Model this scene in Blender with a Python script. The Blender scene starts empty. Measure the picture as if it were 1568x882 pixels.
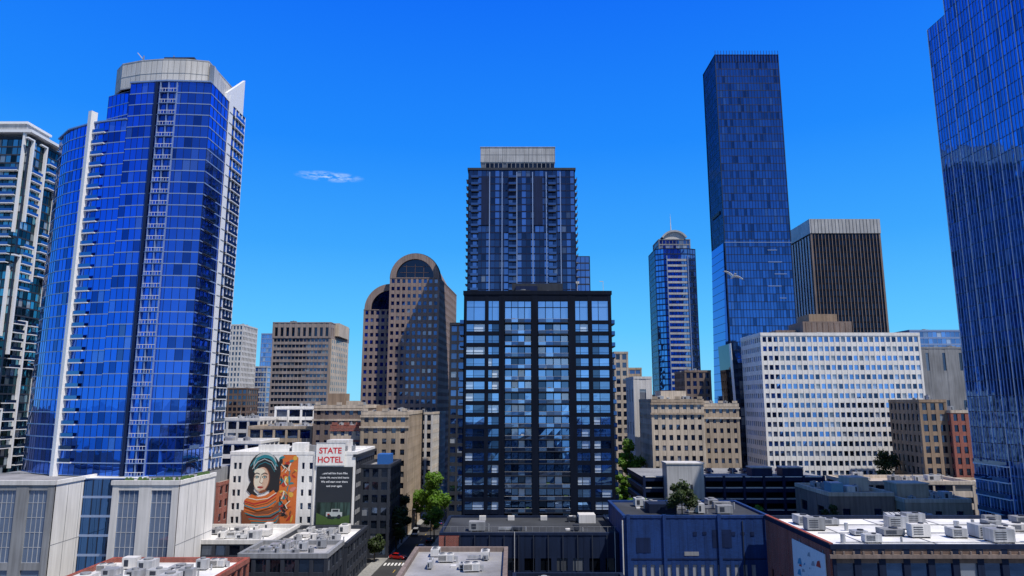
import bpy, math, random
from mathutils import Vector, Matrix, Euler
random.seed(7)
R=random.random
U=random.uniform
scene=bpy.context.scene

# ------------------------------------------------------------------ materials
def newmat(name):
    m=bpy.data.materials.new(name); m.use_nodes=True
    nt=m.node_tree; b=nt.nodes['Principled BSDF']
    return m,nt,b
def wall(name,col,rough=.85,var=.22,metal=0,brick=None,streak=.25,spec=.3):
    m,nt,b=newmat(name); N=nt.nodes; L=nt.links
    tc=N.new('ShaderNodeTexCoord')
    n1=N.new('ShaderNodeTexNoise'); n1.inputs['Scale'].default_value=.12; n1.inputs['Detail'].default_value=5
    L.new(tc.outputs['Object'],n1.inputs['Vector'])
    mp=N.new('ShaderNodeMapping'); mp.inputs['Scale'].default_value=(1.3,1.3,.08)
    L.new(tc.outputs['Object'],mp.inputs['Vector'])
    n2=N.new('ShaderNodeTexNoise'); n2.inputs['Scale'].default_value=1.2; n2.inputs['Detail'].default_value=3
    L.new(mp.outputs[0],n2.inputs['Vector'])
    r1=N.new('ShaderNodeMapRange'); r1.inputs[1].default_value=.3; r1.inputs[2].default_value=.7
    r1.inputs[3].default_value=1-var; r1.inputs[4].default_value=1+var*.5
    L.new(n1.outputs[0],r1.inputs[0])
    r2=N.new('ShaderNodeMapRange'); r2.inputs[1].default_value=.35; r2.inputs[2].default_value=.65
    r2.inputs[3].default_value=1-streak; r2.inputs[4].default_value=1.05
    L.new(n2.outputs[0],r2.inputs[0])
    mu=N.new('ShaderNodeMath'); mu.operation='MULTIPLY'; L.new(r1.outputs[0],mu.inputs[0]); L.new(r2.outputs[0],mu.inputs[1])
    src=None
    if brick:
        bt=N.new('ShaderNodeTexBrick'); bt.inputs['Scale'].default_value=1
        bt.inputs['Brick Width'].default_value=.5; bt.inputs['Row Height'].default_value=.18; bt.inputs['Mortar Size'].default_value=.02
        bt.inputs['Color1'].default_value=(*col,1); bt.inputs['Color2'].default_value=(*[c*.75 for c in col],1)
        bt.inputs['Mortar'].default_value=(*brick,1)
        mm=N.new('ShaderNodeSeparateXYZ'); L.new(tc.outputs['Object'],mm.inputs[0])
        ad=N.new('ShaderNodeMath'); ad.operation='ADD'; L.new(mm.outputs[0],ad.inputs[0]); L.new(mm.outputs[1],ad.inputs[1])
        cb=N.new('ShaderNodeCombineXYZ'); L.new(ad.outputs[0],cb.inputs[0]); L.new(mm.outputs[2],cb.inputs[1])
        L.new(cb.outputs[0],bt.inputs['Vector']); src=bt.outputs[0]
    vm=N.new('ShaderNodeVectorMath'); vm.operation='SCALE'
    if src: L.new(src,vm.inputs[0])
    else: vm.inputs[0].default_value=col
    L.new(mu.outputs[0],vm.inputs['Scale'])
    L.new(vm.outputs[0],b.inputs['Base Color'])
    b.inputs['Roughness'].default_value=rough; b.inputs['Metallic'].default_value=metal
    b.inputs['Specular IOR Level'].default_value=spec
    return m
def glass(name,col,blind=(.55,.6,.66),rough=.03,metal=.94,wave=.12):
    m,nt,b=newmat(name); N=nt.nodes; L=nt.links
    at=N.new('ShaderNodeAttribute'); at.attribute_name='pane'
    sp=N.new('ShaderNodeSeparateColor'); L.new(at.outputs['Color'],sp.inputs[0])
    vm=N.new('ShaderNodeVectorMath'); vm.operation='SCALE'; vm.inputs[0].default_value=col
    L.new(sp.outputs[0],vm.inputs['Scale'])
    mx=N.new('ShaderNodeMix'); mx.data_type='RGBA'
    L.new(sp.outputs[1],mx.inputs[0]); L.new(vm.outputs[0],mx.inputs[6]); mx.inputs[7].default_value=(*blind,1)
    L.new(mx.outputs[2],b.inputs['Base Color'])
    me=N.new('ShaderNodeMapRange'); me.inputs[3].default_value=metal; me.inputs[4].default_value=.1
    L.new(sp.outputs[1],me.inputs[0]); L.new(me.outputs[0],b.inputs['Metallic'])
    tc=N.new('ShaderNodeTexCoord'); n=N.new('ShaderNodeTexNoise'); n.inputs['Scale'].default_value=.35; n.inputs['Detail'].default_value=1
    L.new(tc.outputs['Object'],n.inputs['Vector'])
    bp=N.new('ShaderNodeBump'); bp.inputs['Strength'].default_value=wave; bp.inputs['Distance'].default_value=.15
    L.new(n.outputs[0],bp.inputs['Height']); L.new(bp.outputs[0],b.inputs['Normal'])
    b.inputs['Roughness'].default_value=rough
    b.inputs['Specular IOR Level'].default_value=.3
    return m
def plain(name,col,rough=.6,metal=0):
    m,nt,b=newmat(name); N=nt.nodes; L=nt.links
    n=N.new('ShaderNodeTexNoise'); n.inputs['Scale'].default_value=2.5; n.inputs['Detail'].default_value=2
    tc=N.new('ShaderNodeTexCoord'); L.new(tc.outputs['Object'],n.inputs['Vector'])
    r=N.new('ShaderNodeMapRange'); r.inputs[3].default_value=.82; r.inputs[4].default_value=1.12; L.new(n.outputs[0],r.inputs[0])
    vm=N.new('ShaderNodeVectorMath'); vm.operation='SCALE'; vm.inputs[0].default_value=col; L.new(r.outputs[0],vm.inputs['Scale'])
    L.new(vm.outputs[0],b.inputs['Base Color'])
    b.inputs['Roughness'].default_value=rough; b.inputs['Metallic'].default_value=metal
    return m

G_BLUE=glass('glass_blue',(.045,.17,.74),blind=(.25,.38,.6))
G_BLUE2=glass('glass_deep_blue',(.05,.19,.58),rough=.05,blind=(.22,.35,.52))
G_RIGHT=glass('glass_tower_blue',(.10,.26,.62),rough=.04,blind=(.4,.45,.5),wave=.3)
G_SKY=glass('glass_sky',(.16,.35,.74))
G_NAVY=glass('glass_navy',(.06,.15,.36))
G_DARK=glass('glass_dark',(.03,.05,.09),blind=(.25,.27,.3))
G_WIN=glass('glass_window',(.06,.1,.18),blind=(.36,.38,.42))
G_GREEN=glass('glass_green',(.07,.2,.26))
G_CENT=glass('glass_reflective',(.24,.5,.92),blind=(.72,.8,.9))
G_BACK=glass('glass_slate_blue',(.13,.27,.6),blind=(.35,.42,.55))
W_WHITE=wall('white_render',(.82,.81,.79),var=.10,streak=.12)
W_OFF=wall('offwhite_concrete',(.62,.61,.6),var=.12,streak=.15)
W_GREY=wall('grey_concrete',(.27,.28,.3))
W_LGREY=wall('light_grey_panel',(.48,.49,.51),rough=.5)
W_DGREY=wall('dark_grey_panel',(.035,.042,.06),rough=.6)
W_BLACK=wall('black_frame',(.005,.009,.022),rough=.55,spec=.12)
W_NAVY=wall('navy_panel',(.01,.022,.075),rough=.5,spec=.2)
W_BEIGE=wall('beige_stone',(.43,.35,.27))
W_TAN=wall('tan_stone',(.34,.25,.18))
W_TANL=wall('pale_tan_stone',(.58,.5,.41))
W_BROWN=wall('brown_granite',(.19,.13,.105))
W_BROWN2=wall('taupe_concrete',(.23,.18,.16))
W_ARCH=wall('arch_tower_precast',(.29,.225,.205),var=.12)
W_TAUPE=wall('taupe_precast',(.33,.28,.265),var=.12)
W_BRICK=wall('red_brick',(.34,.055,.03),brick=(.35,.3,.27))
W_BLUEB=wall('blue_painted_brick',(.012,.05,.2),brick=(.01,.035,.14),rough=.6)
W_SLATE=wall('slate_panel',(.012,.022,.055),rough=.65,spec=.15)
W_METAL=wall('galvanised_metal',(.5,.51,.53),rough=.4,metal=.5)
R_WHITE=wall('white_roof_membrane',(.74,.74,.73),var=.4,streak=.05)
R_GREY=wall('grey_roof_membrane',(.3,.3,.31),var=.4,streak=.05)
R_DARK=wall('dark_roof',(.045,.05,.06),var=.4,streak=.05)
R_TAN=wall('tan_roof_gravel',(.42,.35,.28),var=.35,streak=.05)
MULL=plain('mullion_light',(.26,.36,.58),.4,.3)
MULLD=plain('mullion_dark',(.015,.03,.07),.4,.3)
M_FIN=plain('white_metal',(.8,.81,.83),.4)
ROADM=wall('asphalt',(.05,.05,.052),var=.3,streak=.1)
PAVE=wall('concrete_pavement',(.3,.3,.29),var=.2)
PAINT=plain('road_paint',(.75,.75,.72))
YEL=plain('yellow_paint',(.6,.4,.04))
SHRUB=plain('shrub_green',(.06,.12,.03),.9)
TEAL=plain('teal_sheet_metal',(.12,.3,.42),.5)

# ------------------------------------------------------------------ mesh builder
DEF=(1,0,.5)
class MB:
    def __init__(s,name): s.name=name; s.v=[];s.f=[];s.m=[];s.c=[];s.mats=[]
    def mi(s,m):
        if m not in s.mats: s.mats.append(m)
        return s.mats.index(m)
    def face(s,pts,mat,col=DEF):
        k=len(s.v); s.v.extend(pts); s.f.append(tuple(range(k,k+len(pts)))); s.m.append(s.mi(mat)); s.c.append(col)
    def hexa(s,b,t,mat,col=DEF):
        k=len(s.v); s.v.extend(b); s.v.extend(t); i=s.mi(mat)
        for q in ((3,2,1,0),(4,5,6,7),(0,1,5,4),(1,2,6,5),(2,3,7,6),(3,0,4,7)):
            s.f.append(tuple(k+a for a in q)); s.m.append(i); s.c.append(col)
    def box(s,x0,x1,y0,y1,z0,z1,mat,col=DEF):
        s.hexa([(x0,y0,z0),(x1,y0,z0),(x1,y1,z0),(x0,y1,z0)],[(x0,y0,z1),(x1,y0,z1),(x1,y1,z1),(x0,y1,z1)],mat,col)
    def obox(s,o,t,n,u0,u1,w0,w1,z0,z1,mat,col=DEF):
        P=lambda u,w,z:(o[0]+t[0]*u+n[0]*w,o[1]+t[1]*u+n[1]*w,z)
        s.hexa([P(u0,w1,z0),P(u1,w1,z0),P(u1,w0,z0),P(u0,w0,z0)],[P(u0,w1,z1),P(u1,w1,z1),P(u1,w0,z1),P(u0,w0,z1)],mat,col)
    def cyl(s,x,y,z0,z1,r,mat,seg=12,r2=None):
        r2=r if r2 is None else r2
        a=[2*math.pi*i/seg for i in range(seg)]
        b=[(x+r*math.cos(t),y+r*math.sin(t),z0) for t in a]; c=[(x+r2*math.cos(t),y+r2*math.sin(t),z1) for t in a]
        k=len(s.v); s.v+=b+c; i=s.mi(mat)
        for j in range(seg):
            q=(j+1)%seg; s.f.append((k+j,k+q,k+seg+q,k+seg+j)); s.m.append(i); s.c.append(DEF)
        s.f.append(tuple(k+seg+j for j in range(seg))); s.m.append(i); s.c.append(DEF)
    def done(s,parent=None,smooth=False):
        me=bpy.data.meshes.new(s.name); me.from_pydata(s.v,[],s.f)
        for m in s.mats: me.materials.append(m)
        me.polygons.foreach_set('material_index',s.m)
        ca=me.color_attributes.new(name='pane',type='FLOAT_COLOR',domain='CORNER')
        buf=[]
        for f,c in zip(s.f,s.c):
            buf.extend((c[0],c[1],c[2],1.0)*len(f))
        ca.data.foreach_set('color',buf)
        if smooth: me.polygons.foreach_set('use_smooth',[True]*len(s.f))
        me.update()
        o=bpy.data.objects.new(s.name,me); scene.collection.objects.link(o)
        if parent: o.parent=parent
        return o

def dcol(i,j):
    b=U(.5,1.15); r=R()
    return (b, U(.25,.8) if r<.13 else (U(0,.08)), R())
def gcol(i,j):
    return (U(.85,1.08), 0.0 if R()>.03 else .2, R())
def uni(L,n,gap):
    p=L/n
    return [(i*p+gap/2,(i+1)*p-gap/2) for i in range(n)]
def floors(z0,z1,fh,sill,head):
    n=max(1,round((z1-z0)/fh)); p=(z1-z0)/n
    return [(z0+i*p+sill,z0+(i+1)*p-head) for i in range(n)]
def facade(M,p0,p1,z0,z1,us,zs,g,pm,dp,bm,db,jit=.01,colf=dcol):
    dx,dy=p1[0]-p0[0],p1[1]-p0[1]; L=math.hypot(dx,dy); t=(dx/L,dy/L); n=(t[1],-t[0])
    for i,(a,b) in enumerate(zs):
        for j,(c,d) in enumerate(us):
            e=.03
            pts=[]
            for (u,z) in ((c-e,a-e),(d+e,a-e),(d+e,b+e),(c-e,b+e)):
                w=U(-jit,jit)
                pts.append((p0[0]+t[0]*u+n[0]*w,p0[1]+t[1]*u+n[1]*w,z))
            M.face(pts,g,colf(i,j))
    prev=0
    for (c,d) in list(us)+[(L,L)]:
        if c-prev>.01: M.obox(p0,t,n,prev,c,-.3,dp,z0,z1-.01,pm)
        prev=d
    prev=z0
    for (a,b) in list(zs)+[(z1,z1)]:
        if a-prev>.01: M.obox(p0,t,n,0.005,L-.005,-.25,db,prev,a,bm)
        prev=b
def roofing(M,poly,z,mat,cop,par=.9,out=.3,clutter=3,cm=None):
    M.face([(p[0],p[1],z+.05) for p in poly],mat)
    n=len(poly)
    for i in range(n):
        p0,p1=poly[i],poly[(i+1)%n]
        dx,dy=p1[0]-p0[0],p1[1]-p0[1]; L=math.hypot(dx,dy); t=(dx/L,dy/L); nn=(t[1],-t[0])
        if par>0: M.obox(p0,t,nn,-out*.9,L+out*.9,-.35,out+.07,z-.02+.003*i,z+par+.006*i,cop)
    xs=[p[0] for p in poly]; ys=[p[1] for p in poly]
    cx,cy=(min(xs)+max(xs))/2,(min(ys)+max(ys))/2; hx,hy=(max(xs)-min(xs))/2*.72,(max(ys)-min(ys))/2*.72
    cms=cm or [W_METAL,W_LGREY,W_GREY]
    cells=[(a+U(-.1,.1),b+U(-.15,.15)) for a in (-.75,-.25,.25,.75) for b in (-.7,0,.7)]
    random.shuffle(cells)
    for k in range(min(clutter,12)):
        x=cx+cells[k][0]*hx; y=cy+cells[k][1]*hy
        w,d,h=U(.3,1)*min(2.2,hx*.2),U(.3,1)*min(1.8,hy*.22),U(.6,2.0)
        mt=random.choice(cms)
        M.box(x-w,x+w,y-d,y+d,z+.3,z+.3+h,mt)
        M.box(x-w*.8,x-w*.6,y-d*.9,y+d*.9,z+.05,z+.31,W_GREY); M.box(x+w*.6,x+w*.8,y-d*.9,y+d*.9,z+.05,z+.31,W_GREY)
        M.box(x-w*.7,x-w*.1,y-d-.04,y-d,z+.3+h*.2,z+.3+h*.8,W_DGREY)
        if R()<.7: M.cyl(x,y,z+.3+h,z+.6+h,min(w,d)*.6,W_GREY)
        if R()<.7: M.cyl(x+w+.8,y-d*.4,z+.05,z+U(.8,1.8),.16,W_METAL,8)
        if R()<.35: M.box(x-w-3,x-w+.02,y-.25,y+.25,z+.3,z+.8,W_METAL)
        if R()<.3: M.box(x-w-1.6,x-w-.6,y+d,y+d+1.2,z+.05,z+.35,W_OFF)
        if R()<.22 and z>25: M.cyl(x-w*.5,y+d,z+.3,z+U(3,6.5),.09,W_GREY,6,.04)
def tower(name,poly,z1,fh=3.5,bw=3.,g=None,w=None,band=None,pier=.8,sill=.9,head=.4,dp=.3,db=.24,z0=0,roof=None,par=.9,clutter=3,colf=dcol,M=None,cop=None,post=True,finish=True,cm=None):
    M=M or MB(name); g=g or G_WIN; w=w or W_BEIGE; band=band or w
    n=len(poly)
    for i in range(n):
        p0,p1=poly[i],poly[(i+1)%n]; L=math.hypot(p1[0]-p0[0],p1[1]-p0[1])
        nb=max(1,round(L/bw))
        facade(M,p0,p1,z0,z1,uni(L,nb,pier*L/nb/bw if L/nb<bw else pier),floors(z0,z1,fh,sill,head),g,w,dp,band,db,colf=colf)
        if post:
            c=max(dp,db)+.04; M.box(p0[0]-c,p0[0]+c,p0[1]-c,p0[1]+c,z0,z1-.03,w)
    roofing(M,poly,z1,roof or R_GREY,cop or band,par,max(dp,db)+.05,clutter,cm)
    return M.done() if finish else M
def rect(x0,x1,y0,y1): return [(x0,y0),(x1,y0),(x1,y1),(x0,y1)]

# ------------------------------------------------------------------ left glass tower
def left_tower():
    M=MB('curved_glass_tower')
    arc=[(-124,178),(-117,171.5),(-108,167),(-98,164.5),(-88,163.4),(-77,164)]
    z0=25
    def seg(p0,p1,z1,za=z0):
        L=math.hypot(p1[0]-p0[0],p1[1]-p0[1])
        facade(M,p0,p1,za,z1,uni(L,max(1,round(L/1.6)),.1),floors(za,z1,2.95,.14,.10),G_BLUE,MULLD,.05,MULL,.10,jit=.007,
               colf=lambda i,j:(U(.8,1.05)*(.5 if (R()<.13) else 1),0 if R()>.05 else U(.1,.3),0))
    def curve(a,b,z1,za=z0,bul=.25):
        m=((a[0]+b[0])/2,(a[1]+b[1])/2); L=math.hypot(b[0]-a[0],b[1]-a[1]); n=((b[1]-a[1])/L,-(b[0]-a[0])/L)
        q=(m[0]+n[0]*bul,m[1]+n[1]*bul); seg(a,q,z1,za); seg(q,b,z1,za)
    for i in range(5): curve(arc[i],arc[i+1],113 if i<3 else 122.8)
    up=[(-108,172),(-98,167.5),(-88,165.5)]
    up0=(-110,186)
    seg(up0,up[0],122.8,113); seg(up[0],up[1],122.8,113); seg(up[1],up[2],122.8,113)
    seg((-77,186),(-100,196),122.8); seg((-100,196),(-124,196),113); seg((-124,196),(-124,178),113)
    facade(M,(-77,164),(-77,174.8),z0,122.8,uni(10.8,5,.12),floors(z0,122.8,2.95,.16,.12),G_BLUE,MULLD,.08,MULL,.12,jit=.006,colf=lambda i,j:(U(.7,1.2),.1 if R()<.2 else 0,0))
    M.box(-78,-76.7,174.8,177.2,z0,124.5,M_FIN)
    facade(M,(-77,177.2),(-77,186),z0,122.8,uni(8.8,4,.3),floors(z0,122.8,2.95,.4,.3),G_BLUE2,M_FIN,.2,W_DGREY,.15)
    n=round((122.8-z0)/2.95); fh=(122.8-z0)/n
    for i in range(1,n):
        z=z0+i*fh
        M.box(-77.1,-76.3,179,184.6,z-.1,z+.1,M_FIN)
        M.box(-76.38,-76.3,179,184.6,z+.1,z+1.0,G_SKY,(.7,0,0))
        if i<24: M.box(-77.1,-76.3,165.5,170.5,z-.08,z+.08,W_DGREY); M.box(-76.38,-76.3,165.5,170.5,z+.08,z+.95,G_NAVY)
        M.box(-76.72,-76.6,175,177,z-.06,z+.06,W_GREY)
    M.obox((-108,167),(.92,-.39),(-.39,-.92),-.7,.5,-.4,1.3,z0-1,116,M_FIN)
    n=round((113-z0)/2.95); fh=(113-z0)/n
    for i in range(1,n):
        z=z0+i*fh
        M.obox((-108,167),(.97,-.24),(-.24,-.97),.5,4.2,-.3,.8,z-.13,z+.13,M_FIN)
        M.obox((-108,167),(.97,-.24),(-.24,-.97),.5,4.2,.72,.8,z+.13,z+1.0,G_SKY,(.55,0,0))
        M.obox((-108,167),(.87,-.49),(-.49,-.87),-2.4,-.7,-.3,.7,z-.13,z+.13,M_FIN)
    o=(-89.5,163.35); t=(1,-.0); nn=(0,-1)
    for u in (0,2.1,4.2): M.obox(o,t,nn,u-.08,u+.08,-.3,.5,z0,122.4,MULL)
    n=round((122.8-z0)/2.95); fh=(122.8-z0)/n
    for i in range(n):
        z=z0+i*fh
        M.obox(o,t,nn,-.1,4.3,-.3,.6,z-.07,z+.09,MULL)
        M.obox(o,t,nn,-.05,4.25,.45,.52,z+.9,z+1.0,M_FIN)
        for u in (.7,1.4,2.8,3.5): M.obox(o,t,nn,u-.03,u+.03,.46,.51,z+.1,z+.9,M_FIN)
    M.obox((-90.6,163.75),(1,0),(0,-1),-.35,.35,-.3,.6,z0,122.8,W_NAVY)
    M.face([(p[0],p[1],112.9) for p in [(-124,178),(-117,171.5),(-108,167),(-98,164.5),(-88,163.4),(-88,196),(-124,196)]],R_GREY)
    M.face([(p[0],p[1],122.75) for p in [(-110,186),(-108,172),(-98,167.5),(-88,163.4),(-77,164),(-77,186),(-100,196)]],R_GREY)
    for a,b,z in ((arc[0],arc[1],113),(arc[1],arc[2],113),(arc[2],arc[3],113),(arc[3],arc[4],122.8),(arc[4],arc[5],122.8)):
        L=math.hypot(b[0]-a[0],b[1]-a[1]); t=((b[0]-a[0])/L,(b[1]-a[1])/L)
        M.obox(a,t,(t[1],-t[0]),0,L,-.2,.5,z-.02,z+.35,MULL)
    cr=[(-106.5,172),(-103,168.5),(-97,166.6),(-91,165.8),(-85,165.9),(-79.6,167)]
    c=cr+[(-79.6,182),(-106,184)]
    for i in range(len(c)):
        p0,p1=c[i],c[(i+1)%len(c)]; L=math.hypot(p1[0]-p0[0],p1[1]-p0[1])
        facade(M,p0,p1,123.0,130.4,uni(L,max(1,round(L/1.4)),.06),[(123.4,126.4),(126.5,130.1)],W_OFF,W_GREY,.04,W_LGREY,.06,jit=0)
    M.face([(p[0],p[1],130.35) for p in c],R_GREY)
    M.box(-92,-84,168,176,130.4,132.0,W_DGREY); M.box(-101,-97,170,174,130.4,131.5,W_DGREY)
    for x in (-98,-90): M.box(x-.1,x+.1,169,169.2,130.4,133.0,W_GREY)
    M.hexa([(-98,169.3,131.6),(-97.7,169.3,131.6),(-97.7,169.5,131.6),(-98,169.5,131.6)],[(-100,169.3,134),(-99.8,169.3,134),(-99.8,169.5,134),(-100,169.5,134)],W_OFF)
    # screen walls descending from the crown, then rising to a point
    M.hexa([(-79.4,167.3,122.9),(-77.4,166,122.9),(-77.4,178,122.9),(-79.4,178,122.9)],[(-79.4,167.3,129.6),(-77.6,166.2,128.6),(-77.6,178,125.5),(-79.4,178,126.5)],W_LGREY)
    M.hexa([(-77.5,173,122.6),(-76.8,173,122.6),(-76.8,184,122.6),(-77.5,184,122.6)],[(-77.5,173,124.4),(-76.8,173,124.4),(-76.8,184,133.3),(-77.5,184,133.3)],M_FIN)
    # base and podium
    facade(M,(-97,160),(-84.6,160),0,25,uni(12.4,6,.2),floors(0,25,4.1,.3,.2),G_NAVY,MULLD,.1,MULL,.14,colf=gcol)
    M.face([(-97,160,25),(-84.6,160,25),(-84.6,170,25),(-97,170,25)],R_WHITE)
    for (x0,x1,y0,y1,wm) in ((-84.6,-70.7,150,168,W_OFF),(-150,-97,150,172,W_GREY)):
        L=x1-x0
        nb=max(2,round(L/6.9))
        facade(M,(x0,y0),(x1,y0),0,25,uni(L,nb,2.6),[(1,7.5),(9,23.6)],G_SKY,wm,.4,wm,.34,jit=.004,colf=lambda i,j:(.6,.35,0))
        for (u0,u1) in uni(L,nb,2.6):
            for k in range(1,4):
                u=u0+(u1-u0)*k/4; M.obox((x0,y0),(1,0),(0,-1),u-.05,u+.05,-.1,.08,9,23.6,W_LGREY)
            for z in (12.,15,18,21): M.obox((x0,y0),(1,0),(0,-1),u0,u1,-.1,.06,z-.05,z+.05,W_LGREY)
        M.box(x0,x1-.3,y1-.3,y1,0,25,wm)
        M.box(x1-.35,x1,y0,y1,0,25,W_WHITE)
        for k in range(3): M.box(x1,x1+.03,y0+4.5*(k+1)-.05,y0+4.5*(k+1)+.05,0,24.6,W_GREY)
        M.box(x1,x1+.03,y0,y1,12.3,12.4,W_GREY)
        M.box(x0,x0+.35,y0,y1,0,25,wm)
        M.face([(x0,y0,24.8),(x1,y0,24.8),(x1,y1,24.8),(x0,y1,24.8)],R_GREY)
        M.box(x0-.3,x1+.2,y0-.6,y0+.2,24.7,25.6,W_OFF); M.box(x1-.3,x1+.22,y0+.2,y1,24.7,25.55,W_WHITE)
    M.box(-124,-77,172.5,196,0,25,W_GREY); M.box(-108,-77,168.5,172.4,0,24.9,W_GREY)
    for k in range(46):
        x=U(-84,-72) if k%2 else U(-70.9,-71.6); y=U(151,152.5) if k%2 else U(151,166)
        s=U(.25,.6); M.hexa([(x-s,y-s,25),(x+s,y-s,25),(x+s,y+s,25),(x-s,y+s,25)],[(x-s*.4,y-s*.2,25.6+s),(x+s*.4,y-s*.4,25.5+s),(x+s*.3,y+s*.4,25.6+s),(x-s*.4,y+s*.4,25.4+s)],SHRUB)
    M.done()
left_tower()

# ------------------------------------------------------------------ far left balcony tower
def balcony_tower():
    M=MB('balcony_apartment_tower')
    P=rect(-215,-171,230,246)
    tower('',P,134,fh=3.0,bw=1.9,g=G_GREEN,w=MULLD,band=W_DGREY,pier=.14,sill=.35,head=.12,dp=.12,db=.16,M=M,finish=False,clutter=0,
          colf=lambda i,j:(U(.3,2.2) if R()<.5 else U(.15,.6),U(.2,.7) if R()<.2 else 0,0))
    for i in range(3,44):
        z=i*134/45.
        for (a,b) in ((-205,-198),(-190,-184),(-181,-173)):
            if (i//6+int(a))%3: 
                M.box(a,b,228.3,230,z-.14,z+.14,M_FIN); M.box(a,b,228.3,228.4,z+.14,z+1.1,G_SKY,(.5,0,0))
        if i%9<6:
            M.box(-171,-169.4,231.5,236.5,z-.14,z+.14,M_FIN); M.box(-169.5,-169.4,231.5,236.5,z+.14,z+1.1,G_SKY,(.5,0,0))
        if (i+4)%11<6:
            M.box(-171,-169.4,239.5,244.5,z-.14,z+.14,M_FIN); M.box(-169.5,-169.4,239.5,244.5,z+.14,z+1.1,G_SKY,(.5,0,0))
    for x,segs in ((-207,((10,134),)),(-196.5,((10,60),(80,134))),(-191.5,((30,110),)),(-182.4,((10,75),(95,137))),(-172.3,((10,52),(64,88),(100,137)))):
        for a,b in segs: M.box(x-.35,x+.35,228.8,229.9,a,b,M_FIN)
    for y,segs in ((231,((10,40),(58,92),(104,134))),(237.9,((20,70),(84,134))),(245,((10,56),(76,120)))):
        for a,b in segs:
            M.box(-170.9,-169.8,y-.3,y+.3,a,b,M_FIN); M.box(-170.9,-169.8,y-3.2,y-.31,b-.5,b,M_FIN)
    M.box(-214,-169.4,228.4,247,136,137,M_FIN); M.box(-205,-174,232,244,134,140.5,W_LGREY)
    M.box(-205.5,-173.5,231.5,244.5,140.5,141.3,M_FIN)
    M.done()
balcony_tower()

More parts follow.
